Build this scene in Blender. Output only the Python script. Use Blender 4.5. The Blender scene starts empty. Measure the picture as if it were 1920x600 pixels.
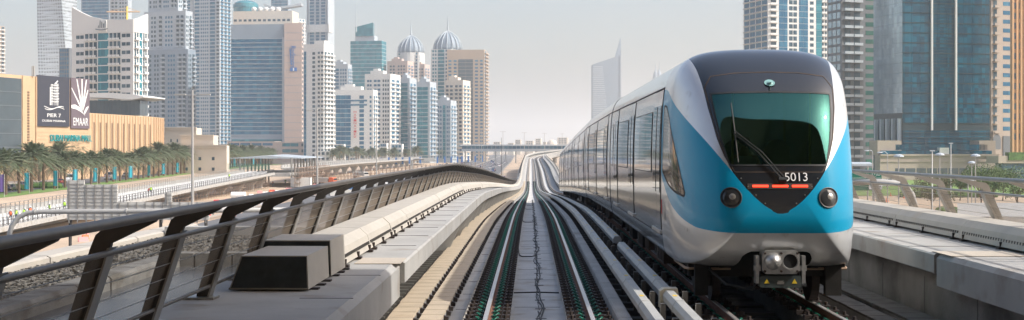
import bpy, math, random
from mathutils import Vector, Matrix
random.seed(7)
R = math.radians
scene = bpy.context.scene
COL = scene.collection
F = 2450.0; HY = 278.0; CXP = 960.0

# ------------------------------------------------------------------ camera, sky, sun, exposure
cam_d = bpy.data.cameras.new("camera"); cam = bpy.data.objects.new("camera", cam_d); COL.objects.link(cam)
cam_d.sensor_width = 36.0; cam_d.lens = 36.0 * F / 1920.0
cam_d.shift_y = -(300.0 - HY) / 1920.0
cam_d.clip_start = 0.1; cam_d.clip_end = 40000
cam.location = (0, 0, 0); cam.rotation_euler = (R(90), 0, 0)
scene.camera = cam

SUN_AZ, SUN_EL = 106.0, 43.0          # azimuth clockwise from +Y, elevation
w = bpy.data.worlds.new("World"); scene.world = w; w.use_nodes = True
nt = w.node_tree; bg = nt.nodes["Background"]
sky = nt.nodes.new("ShaderNodeTexSky"); sky.sky_type = 'NISHITA'; sky.sun_disc = False
sky.sun_elevation = R(SUN_EL); sky.sun_rotation = R(SUN_AZ)
sky.air_density = 1.0; sky.dust_density = 4.6; sky.ozone_density = 0.9
nt.links.new(sky.outputs[0], bg.inputs[0]); bg.inputs[1].default_value = 0.15
sd = bpy.data.lights.new("sun", 'SUN'); sun = bpy.data.objects.new("sun", sd); COL.objects.link(sun)
sd.energy = 2.9; sd.angle = R(0.6); sd.color = (1.0, 0.955, 0.89)
tosun = Vector((math.sin(R(SUN_AZ)) * math.cos(R(SUN_EL)), math.cos(R(SUN_AZ)) * math.cos(R(SUN_EL)), math.sin(R(SUN_EL))))
sun.rotation_euler = tosun.to_track_quat('Z', 'Y').to_euler()
scene.view_settings.view_transform = 'Standard'; scene.view_settings.look = 'None'
scene.view_settings.gamma = 1.0; scene.view_settings.use_curve_mapping = False
scene.view_settings.exposure = 0.62
scene.cycles.volume_bounces = 1
scene.cycles.max_bounces = 8
HAZE_DENSITY = 0.00019

# ------------------------------------------------------------------ materials
MATS = {}
def mat(name, col, rough=0.7, metal=0.0, var=0.0, vscale=1.0, bump=0.0, bscale=20.0, spec=0.5, alpha=1.0, emit=None, coat=0.0, stain=None, cells=None):
    m = bpy.data.materials.new(name); m.use_nodes = True; t = m.node_tree; b = t.nodes["Principled BSDF"]
    b.inputs["Base Color"].default_value = (*col, 1); b.inputs["Roughness"].default_value = rough
    b.inputs["Metallic"].default_value = metal; b.inputs["Specular IOR Level"].default_value = spec
    b.inputs["Alpha"].default_value = alpha; b.inputs["Coat Weight"].default_value = coat
    if emit: b.inputs["Emission Color"].default_value = (*emit[0], 1); b.inputs["Emission Strength"].default_value = emit[1]
    geo = t.nodes.new("ShaderNodeNewGeometry")
    src = None
    if var > 0:
        n = t.nodes.new("ShaderNodeTexNoise"); n.inputs["Scale"].default_value = vscale; n.inputs["Detail"].default_value = 6; n.inputs["Roughness"].default_value = 0.6
        t.links.new(geo.outputs["Position"], n.inputs["Vector"])
        r = t.nodes.new("ShaderNodeMapRange"); r.inputs[1].default_value = 0.3; r.inputs[2].default_value = 0.7
        r.inputs[3].default_value = 1 - var; r.inputs[4].default_value = 1 + var
        t.links.new(n.outputs[0], r.inputs[0])
        mx = t.nodes.new("ShaderNodeVectorMath"); mx.operation = 'SCALE'; mx.inputs[0].default_value = col
        t.links.new(r.outputs[0], mx.inputs[3]); src = mx.outputs[0]
    if stain:                                   # (colour, scale, threshold) blotches of dirt
        n = t.nodes.new("ShaderNodeTexNoise"); n.inputs["Scale"].default_value = stain[1]; n.inputs["Detail"].default_value = 8
        t.links.new(geo.outputs["Position"], n.inputs["Vector"])
        r = t.nodes.new("ShaderNodeMapRange"); r.inputs[1].default_value = stain[2]; r.inputs[2].default_value = stain[2] + 0.15
        t.links.new(n.outputs[0], r.inputs[0])
        mx = t.nodes.new("ShaderNodeMix"); mx.data_type = 'RGBA'
        t.links.new(r.outputs[0], mx.inputs[0])
        if src: t.links.new(src, mx.inputs[6])
        else: mx.inputs[6].default_value = (*col, 1)
        mx.inputs[7].default_value = (*stain[0], 1); src = mx.outputs[2]
    if cells:                                   # (size xyz, colour b, share): pane-to-pane differences
        sc = t.nodes.new("ShaderNodeVectorMath"); sc.operation = 'DIVIDE'; sc.inputs[1].default_value = cells[0]
        t.links.new(geo.outputs["Position"], sc.inputs[0])
        fl = t.nodes.new("ShaderNodeVectorMath"); fl.operation = 'FLOOR'; t.links.new(sc.outputs[0], fl.inputs[0])
        wn = t.nodes.new("ShaderNodeTexWhiteNoise"); t.links.new(fl.outputs[0], wn.inputs[0])
        pw = t.nodes.new("ShaderNodeMath"); pw.operation = 'POWER'; pw.inputs[1].default_value = cells[2]; t.links.new(wn.outputs[0], pw.inputs[0])
        mx = t.nodes.new("ShaderNodeMix"); mx.data_type = 'RGBA'; t.links.new(pw.outputs[0], mx.inputs[0])
        if src: t.links.new(src, mx.inputs[6])
        else: mx.inputs[6].default_value = (*col, 1)
        mx.inputs[7].default_value = (*cells[1], 1); src = mx.outputs[2]
    if src: t.links.new(src, b.inputs["Base Color"])
    if bump > 0:
        n = t.nodes.new("ShaderNodeTexNoise"); n.inputs["Scale"].default_value = bscale; n.inputs["Detail"].default_value = 5
        t.links.new(geo.outputs["Position"], n.inputs["Vector"])
        bp = t.nodes.new("ShaderNodeBump"); bp.inputs["Strength"].default_value = bump; bp.inputs["Distance"].default_value = 0.02
        t.links.new(n.outputs[0], bp.inputs["Height"]); t.links.new(bp.outputs[0], b.inputs["Normal"])
    MATS[name] = m; return m

concrete = mat("concrete", (.36,.36,.35), .85, var=.16, vscale=1.3, bump=.25, bscale=30, stain=((.27,.25,.22), .9, .56))
bed_m = mat("track_slab_concrete", (.50,.50,.49), .85, var=.14, vscale=1.6, bump=.25, bscale=30, stain=((.34,.30,.25), 1.5, .58))
concrete_lt = mat("pale_concrete", (.37,.365,.35), .85, var=.12, vscale=1.1, bump=.2, bscale=25, stain=((.27,.245,.21), 1.4, .56))
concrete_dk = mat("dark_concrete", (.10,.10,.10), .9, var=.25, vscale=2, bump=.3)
plinth_m = mat("plinth_concrete", (.40,.37,.32), .9, var=.2, vscale=5, bump=.4, bscale=40, stain=((.22,.17,.12), 3.0, .55))
grp = mat("cream_cover_plates", (.50,.42,.32), .7, var=.12, vscale=2.5, bump=.1, stain=((.44,.35,.25), 2.5, .6))
covers_m = mat("duct_cover_plates", (.44,.41,.36), .65, var=.08, vscale=2, stain=((.45,.40,.33), 1.5, .62))
boxend_m = mat("dark_box_end", (.03,.038,.038), .6, var=.35, vscale=7, stain=((.06,.065,.06), 6, .6))
black_m = mat("black_rubber", (.012,.014,.016), .6, var=.3, vscale=8)
steel_dk = mat("dark_post_steel", (.075,.07,.065), .5, metal=.3, var=.2, vscale=6)
rail_dk = mat("brown_rail_tube", (.16,.14,.12), .45, metal=.5, var=.15, vscale=5)  # darker brown tube, used for the left fence rails
steel_gr = mat("grey_rail_steel", (.33,.32,.30), .38, metal=.6, var=.12, vscale=5)
rail_top = mat("polished_rail_head", (.50,.47,.44), .34, metal=.6, var=.08, vscale=9)
rail_rust = mat("rusty_rail_web", (.16,.07,.04), .85, var=.3, vscale=14)
green_m = mat("green_spring_clip", (.0,.10,.06), .5, spec=.4)
iron = mat("dark_iron", (.035,.025,.022), .7, var=.3, vscale=20)
cond_m = mat("conductor_cover", (.42,.42,.40), .5, var=.08, vscale=3, stain=((.42,.40,.35), 2, .6))
yellow = mat("yellow_label", (.75,.55,.04), .6)
white_m = mat("white_paint", (.78,.78,.77), .5)
cable_m = mat("black_cable", (.02,.02,.022), .6)
damp_shade_m = mat("damp_shaded_floor", (.10,.105,.11), .22, var=.25, vscale=.8, stain=((.06,.065,.07), .5, .48))  # damp, and darkened further to stand in for the bay's shade
kerb_shade_m = mat("shaded_kerb_concrete", (.22,.215,.20), .9, var=.25, vscale=3, bump=.5, bscale=30, stain=((.12,.11,.09), 2.5, .52))  # kerb tone lowered to imitate the deep shade in the bay
gravel_m = mat("gravel_stones", (.15,.145,.13), .95, var=.5, vscale=9, bump=.6, bscale=30)  # gravel base also lowered in place of the bay's shade
sand = mat("sand_ground", (.46,.35,.25), .95, var=.2, vscale=.05, stain=((.33,.27,.21), .03, .52))
asphalt = mat("asphalt", (.12,.12,.125), .9, var=.15, vscale=.2)
pave = mat("paving", (.34,.30,.26), .9, var=.15, vscale=.3)
grass_m = mat("lawn", (.14,.23,.05), .95, var=.35, vscale=.6)
hedge_m = mat("hedge_leaves", (.06,.12,.025), .9, var=.5, vscale=1.5, bump=.8, bscale=4)
palm_a = mat("palm_fronds", (.08,.11,.055), .75, var=.4, vscale=.7)
palm_b = mat("palm_fronds_dusty", (.13,.15,.09), .75, var=.4, vscale=.7)
bark = mat("bark", (.13,.09,.06), .95, var=.3, vscale=5)
dates_m = mat("yellow_fruit_stalks", (.45,.25,.03), .8)
leaf_m = mat("tree_leaves", (.08,.13,.045), .8, var=.5, vscale=2)
teal_flag = mat("teal_banner", (.03,.42,.58), .7, stain=((.45,.62,.68), 1.2, .62))
blue_flag = mat("blue_banner", (.04,.16,.42), .7)
purple_flag = mat("purple_banner", (.09,.05,.22), .7)
pole_m = mat("galvanised_pole", (.42,.41,.39), .5, metal=.3)
train_silver = mat("train_silver", (.54,.58,.62), .11, metal=.85, bump=.05, bscale=1.6)
train_silver_nose = mat("train_silver_nose_paint", (.62,.63,.64), .30, metal=.45, coat=.5, var=.05, vscale=2, stain=((.46,.44,.41), 5, .62))
train_blue = mat("train_blue_paint", (.0,.29,.50), .38, coat=.3, spec=.2)
train_black = mat("train_black_gloss", (.014,.018,.024), .16, coat=.6)
train_glass = mat("train_side_glass", (.15,.22,.27), .04, metal=.8, spec=1.0)
under_m = mat("underframe_grime", (.02,.018,.016), .85, var=.5, vscale=4)
under_b = mat("underframe_brown", (.06,.04,.028), .85, var=.4, vscale=5)
coupler_m = mat("coupler_steel", (.45,.45,.44), .35, metal=.7, var=.15, vscale=15)
cplr_dk = mat("coupler_green_steel", (.045,.06,.06), .5)
red_led = mat("red_marker_lamp", (.3,.01,.01), .4, emit=((1,.05,.02), 2.2))
cab_glass = mat("cab_side_glass", (.05,.05,.05), .05, metal=.3, spec=1)
lens_m = mat("headlight_glass", (.04,.045,.05), .08, metal=.2, spec=1)
tan_m = mat("tan_cladding", (.52,.36,.22), .75, var=.06, vscale=.3)
tan_dk = mat("tan_cladding_slot", (.16,.10,.06), .8)
white_cl = mat("white_cladding", (.64,.64,.62), .6, var=.04, vscale=.1)
cream_cl = mat("cream_cladding", (.60,.54,.46), .7, var=.05, vscale=.1)
pink_cl = mat("pinkish_stone_cladding", (.46,.37,.33), .7, var=.05, vscale=.1)
grey_cl = mat("blue_grey_cladding", (.23,.29,.35), .6, var=.06, vscale=.1)
lgrey_cl = mat("light_grey_cladding", (.38,.43,.47), .6, var=.06, vscale=.1)
dgrey_cl = mat("dark_grey_cladding", (.12,.135,.15), .6, var=.06, vscale=.1)
stone_cl = mat("beige_stone_cladding", (.36,.30,.25), .75, var=.08, vscale=.15)
orange_cl = mat("orange_stone_cladding", (.50,.29,.15), .75, var=.08, vscale=.15)
tanT_cl = mat("tan_tower_cladding", (.40,.32,.25), .75, var=.05, vscale=.1)
def glass(name, a, b, cell=(3,3,3.4), p=2.0, rough=.2, metal=.0):
    return mat(name, a, rough, metal=metal, spec=.28, cells=(cell, b, p))
g_blue = glass("blue_window_glass", (.015,.10,.19), (.05,.19,.29))
g_dark = glass("dark_window_glass", (.02,.055,.08), (.08,.14,.18))
g_teal = glass("teal_curtain_glass", (.02,.15,.20), (.05,.26,.31))
g_deep = glass("deep_teal_glass", (.0,.045,.085), (.0,.10,.165), cell=(1.6,1.6,3.9), p=2.0, rough=.10, metal=.0)
g_mirror = glass("mirror_glass", (.27,.35,.40), (.40,.48,.52), cell=(2,2,3.9), rough=.06, metal=.85)
g_green = glass("green_window_glass", (.01,.08,.07), (.04,.16,.12))
deep_wall = mat('dark_teal_spandrel', (.004,.03,.045), .4)
g_grey = mat("grey_glass", (.10,.13,.15), .15, metal=.4, var=.1, vscale=.3)
sign_navy = mat("navy_sign_panel", (.035,.038,.055), .6)
sign_plum = mat("plum_sign_panel", (.13,.10,.12), .6)
sign_teal = mat("teal_letters", (.0,.28,.30), .5)
sign_green = mat("green_road_sign", (.0,.13,.08), .6)
orange_pl = mat("orange_plastic", (.75,.16,.06), .6)
red_pl = mat("red_plastic", (.55,.05,.05), .6)
pink_pl = mat("faded_pink_plastic", (.62,.28,.28), .6)
blue_pl = mat("blue_paint", (.03,.22,.55), .5)
hivis = mat("hi_vis_vest", (.45,.75,.08), .7)
skin_m = mat("skin", (.32,.18,.11), .6)
cloth_b = mat("navy_clothes", (.03,.04,.08), .9)
shirt_m = mat("pale_shirt", (.45,.48,.50), .9)
seat_m = mat("seat_fabric", (.05,.12,.20), .9)
interior_m = mat("cab_interior", (.06,.07,.07), .8)
panel_m = mat("ribbed_panel_back", (.50,.49,.46), .7, metal=.1, var=.08, vscale=.6)
rust_m = mat("rusty_scaffold", (.22,.15,.11), .85, var=.3, vscale=1)
car_paints = [mat("car_paint_"+n, c, .3, coat=.7) for n, c in (("white",(.75,.75,.75)),("silver",(.42,.44,.46)),("black",(.02,.02,.025)),("grey",(.14,.15,.16)),("red",(.35,.03,.03)),("blue",(.05,.12,.30)))]
car_words = ["white","silver","black","grey","red","blue"]
tyre_m = mat("tyre", (.02,.02,.02), .9)

# mesh screen: fine wires read as a half-open brown veil
def screen_mat(name, col, a0):
    m = bpy.data.materials.new(name); m.use_nodes = True; t = m.node_tree; b = t.nodes["Principled BSDF"]
    b.inputs["Base Color"].default_value = (*col, 1); b.inputs["Roughness"].default_value = .6; b.inputs["Metallic"].default_value = .3
    geo = t.nodes.new("ShaderNodeNewGeometry"); dt = t.nodes.new("ShaderNodeVectorMath"); dt.operation = 'DOT_PRODUCT'
    t.links.new(geo.outputs["Normal"], dt.inputs[0]); t.links.new(geo.outputs["Incoming"], dt.inputs[1])
    ab = t.nodes.new("ShaderNodeMath"); ab.operation = 'ABSOLUTE'; t.links.new(dt.outputs["Value"], ab.inputs[0])
    mxm = t.nodes.new("ShaderNodeMath"); mxm.operation = 'MAXIMUM'; mxm.inputs[1].default_value = .02; t.links.new(ab.outputs[0], mxm.inputs[0])
    dv = t.nodes.new("ShaderNodeMath"); dv.operation = 'DIVIDE'; dv.inputs[0].default_value = a0; dv.use_clamp = True; t.links.new(mxm.outputs[0], dv.inputs[1])
    t.links.new(dv.outputs[0], b.inputs["Alpha"]); return m
screen = screen_mat("woven_wire_screen", (.26,.21,.16), .09)
shade_net = screen_mat("safety_net", (.05,.22,.16), .4)

def windscreen_mat():
    m = bpy.data.materials.new("tinted_windscreen"); m.use_nodes = True; t = m.node_tree
    for n in list(t.nodes): t.nodes.remove(n)
    out = t.nodes.new("ShaderNodeOutputMaterial"); mix = t.nodes.new("ShaderNodeMixShader")
    tr = t.nodes.new("ShaderNodeBsdfTransparent"); tr.inputs[0].default_value = (.34,.46,.42,1)
    gl = t.nodes.new("ShaderNodeBsdfGlossy"); gl.inputs[0].default_value = (.08,.22,.20,1); gl.inputs["Roughness"].default_value = .03
    mix.inputs[0].default_value = .55
    t.links.new(tr.outputs[0], mix.inputs[1]); t.links.new(gl.outputs[0], mix.inputs[2]); t.links.new(mix.outputs[0], out.inputs[0])
    return m
windscreen = windscreen_mat()

# ------------------------------------------------------------------ helpers
def wloc(p):
    v = Vector((0,0,0))
    while p is not None: v = v + p.location; p = p.parent
    return v
def tag(o, label=None, cat=None, group=None, kind=None):
    if label: o["label"] = label
    if cat: o["category"] = cat
    if group: o["group"] = group
    if kind: o["kind"] = kind
    return o
def empty(name, loc=(0,0,0), label=None, cat=None, group=None, kind=None, rz=0):
    o = bpy.data.objects.new(name, None); COL.objects.link(o); o.location = loc; o.rotation_euler = (0,0,rz)
    o.empty_display_size = .1
    return tag(o, label, cat, group, kind)
class MB:
    def __init__(s): s.v = []; s.f = []; s.m = []; s.n = None
    def add(s, vs, fs, m=0):
        b = len(s.v); s.v += [tuple(x) for x in vs]
        for f in fs: s.f.append([b+i for i in f]); s.m.append(m)
        return s
    def quad(s, a, b, c, d, m=0): return s.add([a,b,c,d], [(0,1,2,3)], m)
    def box(s, x0, x1, y0, y1, z0, z1, m=0):
        return s.add([(x0,y0,z0),(x1,y0,z0),(x1,y1,z0),(x0,y1,z0),(x0,y0,z1),(x1,y0,z1),(x1,y1,z1),(x0,y1,z1)],
              [(0,3,2,1),(4,5,6,7),(0,1,5,4),(1,2,6,5),(2,3,7,6),(3,0,4,7)], m)
    def hexa(s, p, m=0):   # 8 points: bottom 4, top 4
        return s.add(p, [(0,3,2,1),(4,5,6,7),(0,1,5,4),(1,2,6,5),(2,3,7,6),(3,0,4,7)], m)
    def obox(s, O, d, n, u0, u1, w0, w1, z0, z1, m=0):   # box in a facade frame: u along d, w along n
        p = [(O[0]+d[0]*u+n[0]*q, O[1]+d[1]*u+n[1]*q, z) for z in (z0,z1) for (u,q) in ((u0,w1),(u1,w1),(u1,w0),(u0,w0))]
        return s.hexa(p, m)
    def prism(s, pts, z0, z1, m=0):
        n = len(pts); b = [(x,y,z0) for x,y in pts] + [(x,y,z1) for x,y in pts]
        return s.add(b, [tuple(range(n-1,-1,-1)), tuple(range(n,2*n))] + [(i,(i+1)%n,n+(i+1)%n,n+i) for i in range(n)], m)
    def tube(s, pts, r, k=8, m=0, cap=True):
        pts = [Vector(p) for p in pts]; rs = r if isinstance(r, (list,tuple)) else [r]*len(pts); rings = []
        up = Vector((0,0,1)); b = len(s.v)
        for i, p in enumerate(pts):
            t = (pts[min(i+1,len(pts)-1)] - pts[max(i-1,0)]).normalized()
            a = t.cross(up)
            if a.length < .05: a = t.cross(Vector((1,0,0)))
            a.normalize(); c = a.cross(t).normalized()
            for j in range(k):
                q = p + (a*math.cos(2*math.pi*j/k) + c*math.sin(2*math.pi*j/k))*rs[i]; s.v.append(tuple(q))
        for i in range(len(pts)-1):
            for j in range(k):
                s.f.append([b+i*k+j, b+i*k+(j+1)%k, b+(i+1)*k+(j+1)%k, b+(i+1)*k+j]); s.m.append(m)
        if cap:
            s.f.append([b+j for j in range(k)][::-1]); s.m.append(m)
            s.f.append([b+(len(pts)-1)*k+j for j in range(k)]); s.m.append(m)
        return s
    def loft(s, secs, m=0, closed=True, caps=True):
        b = len(s.v); k = len(secs[0])
        for sc in secs: s.v += [tuple(p) for p in sc]
        for i in range(len(secs)-1):
            for j in range(k if closed else k-1):
                s.f.append([b+i*k+j, b+i*k+(j+1)%k, b+(i+1)*k+(j+1)%k, b+(i+1)*k+j]); s.m.append(m)
        if caps and closed:
            s.f.append([b+j for j in range(k)][::-1]); s.m.append(m)
            s.f.append([b+(len(secs)-1)*k+j for j in range(k)]); s.m.append(m)
        return s
    def ellipsoid(s, c, r, m=0, nu=10, nv=6):
        secs = []
        for i in range(nv+1):
            a = -math.pi/2 + math.pi*i/nv; ca = max(math.cos(a), .02)
            secs.append([(c[0]+r[0]*ca*math.cos(2*math.pi*j/nu), c[1]+r[1]*ca*math.sin(2*math.pi*j/nu), c[2]+r[2]*math.sin(a)) for j in range(nu)])
        return s.loft(secs, m)
    def build(s, name, mats, parent=None, smooth=False, label=None, cat=None, group=None, kind=None, local=False, recalc=False):
        if not isinstance(mats, (list,tuple)): mats = [mats]
        off = Vector((0,0,0)) if (parent is None or local) else wloc(parent)
        me = bpy.data.meshes.new(name)
        me.from_pydata([(x-off[0], y-off[1], z-off[2]) for x,y,z in s.v], [], s.f)
        for q in mats: me.materials.append(q)
        me.polygons.foreach_set("material_index", s.m)
        if smooth: me.polygons.foreach_set("use_smooth", [True]*len(me.polygons))
        if s.n: me.normals_split_custom_set_from_vertices(s.n)
        me.update()
        o = bpy.data.objects.new(name, me); COL.objects.link(o)
        if parent is not None: o.parent = parent
        return tag(o, label, cat, group, kind)
KIDS = {}
def kids(o):
    return [c for c in COL.objects if c.parent == o]
def copy_tree(o, parent=None, cache={}):
    key = o.name
    if key not in cache: cache[key] = kids(o)
    c = o.copy(); COL.objects.link(c); c.parent = parent
    for ch in cache[key]: copy_tree(ch, c)
    return c
def pw(px, py, Y): return ((px-CXP)/F*Y, Y, -(py-HY)/F*Y)
def pxX(px, Y): return (px-CXP)/F*Y
def pz(py, Y): return -(py-HY)/F*Y
ORD = ["","first","second","third","fourth","fifth","sixth","seventh","eighth","ninth","tenth","eleventh","twelfth","thirteenth","fourteenth","fifteenth","sixteenth","seventeenth","eighteenth","nineteenth","twentieth"]
TENS = {2:"twenty",3:"thirty",4:"forty",5:"fifty"}
def ordn(i):
    if i <= 20: return ORD[i]
    t, r = divmod(i, 10)
    return (TENS[t] + "-" + ORD[r]) if r else {3:"thirtieth",4:"fortieth",5:"fiftieth"}[t]
def text(s, O, d, n, mt, parent, width=None, height=1.0, name="lettering", ext=.02, align='CENTER', spacing=1.0, rot=0.0, cap=0.72):
    """text whose baseline centre is O, running along d, facing n"""
    c = bpy.data.curves.new(name, 'FONT'); c.body = s; c.align_x = align; c.size = height/cap; c.extrude = ext; c.space_character = spacing
    c.materials.append(mt); o = bpy.data.objects.new(name, c); COL.objects.link(o)
    bpy.context.view_layer.update()
    sx = 1.0
    if width and o.dimensions.x > 0: sx = width/o.dimensions.x
    X = Vector((d[0],d[1],0)).normalized(); N = Vector((n[0],n[1],0)).normalized(); U = Vector((0,0,1))
    M = Matrix((X, U, N)).transposed().to_4x4()
    if rot: M = M @ Matrix.Rotation(rot, 4, 'Z')
    M = Matrix.Translation(Vector(O) - (wloc(parent) if parent else Vector((0,0,0)))) @ M @ Matrix.Diagonal((sx,1,1,1))
    bpy.context.view_layer.update(); me = bpy.data.meshes.new_from_object(o.evaluated_get(bpy.context.evaluated_depsgraph_get()))
    bpy.data.objects.remove(o); bpy.data.curves.remove(c); me.transform(M); o = bpy.data.objects.new(name, me); COL.objects.link(o)
    if parent: o.parent = parent
    return o

# ------------------------------------------------------------------ the line of the track
ZT = [(-80,-2.36),(0,-2.37),(20,-2.38),(34,-2.41),(44,-2.45),(50,-2.53),(60,-2.76),(75,-3.13),(105,-4.0),(140,-5.05),(180,-6.2),(240,-7.75),(290,-8.5),(330,-8.25),(388,-6.95),(450,-6.3),(527,-5.85),(620,-5.4),(700,-4.2),(850,-1.9),(1000,.4),(1300,2.5)]
def interp(tab, x):
    if x <= tab[0][0]: return tab[0][1]
    if x >= tab[-1][0]: return tab[-1][1]
    for i in range(len(tab)-1):
        if tab[i][0] <= x <= tab[i+1][0]:
            x0,y0 = tab[i]; x1,y1 = tab[i+1]
            def sl(j):
                if j <= 0 or j >= len(tab)-1: return 0 if j<=0 else (tab[-1][1]-tab[-2][1])/(tab[-1][0]-tab[-2][0])
                return (tab[j+1][1]-tab[j-1][1])/(tab[j+1][0]-tab[j-1][0])
            m0,m1 = sl(i),sl(i+1); h = x1-x0; t = (x-x0)/h
            return (2*t**3-3*t*t+1)*y0+(t**3-2*t*t+t)*h*m0+(-2*t**3+3*t*t)*y1+(t**3-t*t)*h*m1
def lerp(tab, x):
    if x <= tab[0][0]: return tab[0][1]
    for (x0,y0),(x1,y1) in zip(tab, tab[1:]):
        if x <= x1: return y0+(y1-y0)*(x-x0)/(x1-x0)
    return tab[-1][1]
S0, RC, SL = 640.0, 900.0, .0144
def track(s, d=0.0, h=0.0):
    z = interp(ZT, s)
    if s <= S0: x, y, a = .115+SL*s, s, math.atan(SL)
    else:
        a0 = math.atan(SL); a = a0 + (s-S0)/RC
        x = .115+SL*S0 + RC*(math.cos(a0)-math.cos(a)); y = S0 + RC*(math.sin(a)-math.sin(a0))
    return (x+d*math.cos(a), y-d*math.sin(a), z+h)
def srange(a, b):
    out = [a]; s = a
    while s < b:
        step = 2 if s < 60 else (5 if s < 140 else 15)
        s = min(s+step, b); out.append(s)
    return out
def sweep(mb, prof, ss, m=0, closed=True, caps=True):
    return mb.loft([[track(s, d, h) for d, h in prof][::-1] for s in ss], m, closed, caps)
# ------------------------------------------------------------------ ground
GZ = -12.0
def ground_z(x, y):
    # the mall's road stands about two metres higher than the highway
    e = -78 - .09*(y-285)
    if y < 100: return GZ
    k = max(0, min(1, (e - x)/12.0)); f = max(0, min(1, (1000-y)/300.0))
    return GZ + 2.3*k*f
m = MB(); xs = [-14000,-6000,-2500,-1200,-700,-400,-300,-250] + list(range(-220,-50,6)) + [-40,-20,0,30,60,100,150,250,400,800,2000,6000,14000]
ys = [-3000,-500,-100,0,60,100,101] + list(range(120,1040,30)) + [1200,1500,2000,3000,5000,9000,18000]
for y in ys:
    for x in xs: m.v.append((x,y,ground_z(x,y)))
n = len(xs)
for j in range(len(ys)-1):
    for i in range(n-1): m.f.append([j*n+i, j*n+i+1, (j+1)*n+i+1, (j+1)*n+i]); m.m.append(0)
m.build("ground", sand, smooth=True, kind="structure")
def strip(name, mt, pts, wl, wr, dz, zf=None):
    m = MB(); secs = []
    for x,y in pts:
        z = (GZ if zf is None else zf(x,y)) + dz
        secs.append([(x+wl,y,z),(x+wr,y,z)])
    m.loft(secs, 0, closed=False); m.f = [f[::-1] for f in m.f]
    return m.build(name, mt, kind="structure")
strip("highway", asphalt, [(-4,-100),(-4,300),(-2,700),(2,1100),(10,2500)], -46, -3, .02)
for off in (-41,-37.4,-33.8,-30.2,-22,-18.4,-14.8,-11.2):
    if off in (-41,-22): continue
strip("highway_median", pave, [(-4,100),(-4,300),(-2,700),(2,1100),(10,2500)], -26.5, -24.5, .14)
mk = MB()
for off in (-40.5,-36.8,-33.1,-21,-17.3,-13.6,-9.9):
    y = 100
    while y < 1100:
        x0 = lerp([(-100,-4),(300,-4),(700,-2),(1100,2)], y)+off
        mk.quad((x0-.1,y,GZ+.045),(x0+.1,y,GZ+.045),(x0+.1,y+4,GZ+.045),(x0-.1,y+4,GZ+.045)); y += 12
mk.build("lane_markings", white_m, kind="structure")
def mall_road_x(y): return -103 - .09*(y-281)
pts = [(mall_road_x(y), y) for y in range(110, 1000, 30)]
strip("mall_verge", grass_m, pts, -6, 1, .05, lambda x,y: ground_z(x-6,y))
strip("mall_road", asphalt, pts, -21, -6, .07, lambda x,y: ground_z(x-14,y))
strip("mall_pavement", pave, pts, -34, -21, .19, lambda x,y: ground_z(x-24,y))
# right-hand side ground
strip("side_road", asphalt, [(40,100),(60,300),(80,500),(110,900)], -14, 6, .02)
g = MB(); g.prism([(70,330),(190,330),(230,520),(95,520)], GZ+.0, GZ+.12); g.build("park_lawn", grass_m, kind="structure")
strip("side_pavement", pave, [(52,100),(72,300),(95,500),(130,900)], -4, 3, .13)

# ------------------------------------------------------------------ our viaduct: bed, plinths, walkways
FL = -.42
far = srange(-12, 1240)
m = MB()
sweep(m, [(-3.6,FL),(-1.12,FL),(-1.12,-.15),(-.47,-.15),(-.47,FL+.04),(.44,FL+.04),(.44,-.15),(1.085,-.15),(1.09,FL),(6.3,FL),(6.3,-1.2),(4.6,-2.4),(-1.6,-2.4),(-3.6,-1.2)][::-1], far)
m.build("track_bed", bed_m, kind="structure")
def plinth(name, a, b, hh=-.146, mt=plinth_m):
    m = MB(); sweep(m, [(a,FL-.1),(a,hh-.02),(a+.02,hh),(b-.02,hh),(b,hh-.02),(b,FL-.1)], far)
    return m.build(name, mt, kind="structure")
plinth("rail_plinth", -1.14, -.455); plinth("rail_plinth", .455, 1.07)
dim_m = mat("shade_dark_concrete", (.13,.125,.115), .9, var=.3, vscale=3, bump=.4)  # concrete darkened in place of shade around the train's track
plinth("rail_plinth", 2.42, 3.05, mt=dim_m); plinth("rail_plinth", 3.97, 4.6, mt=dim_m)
# kerb wall right of our track, cast in 2.4 m pieces
kerb = MB(); s = 4.0
while s < 620:
    L = 2.4 if s < 160 else 24; sweep(kerb, [(1.11,FL-.05),(1.11,-.02),(1.13,0),(1.29,0),(1.31,-.02),(1.31,FL-.05)], [s+.02,s+L/2,s+L-.02]); s += L
kerb.build("cable_kerb", concrete, kind="structure")
m = MB(); sweep(m, [(1.32,FL+.004),(1.32,FL+.012),(2.40,FL+.012),(2.40,FL+.004)], far); sweep(m, [(3.06,FL+.004),(3.06,FL+.012),(3.96,FL+.012),(3.96,FL+.004)], srange(-12,150)); sweep(m, [(4.61,FL+.004),(4.61,FL+.012),(5.96,FL+.012),(5.96,FL+.004)], srange(-12,110))  # strips under and right of the train's track are dark sheets imitating shade
s = 5
while s < 130:
    sweep(m, [(1.33,FL),(1.33,FL+.10),(2.38,FL+.10),(2.38,FL)], [s,s+.16]); sweep(m, [(3.08,FL),(3.08,FL+.06),(3.95,FL+.06),(3.95,FL)], [s,s+.2]); s += 1.05
m.build("inter_track_floor", concrete_dk, kind="structure")

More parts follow.
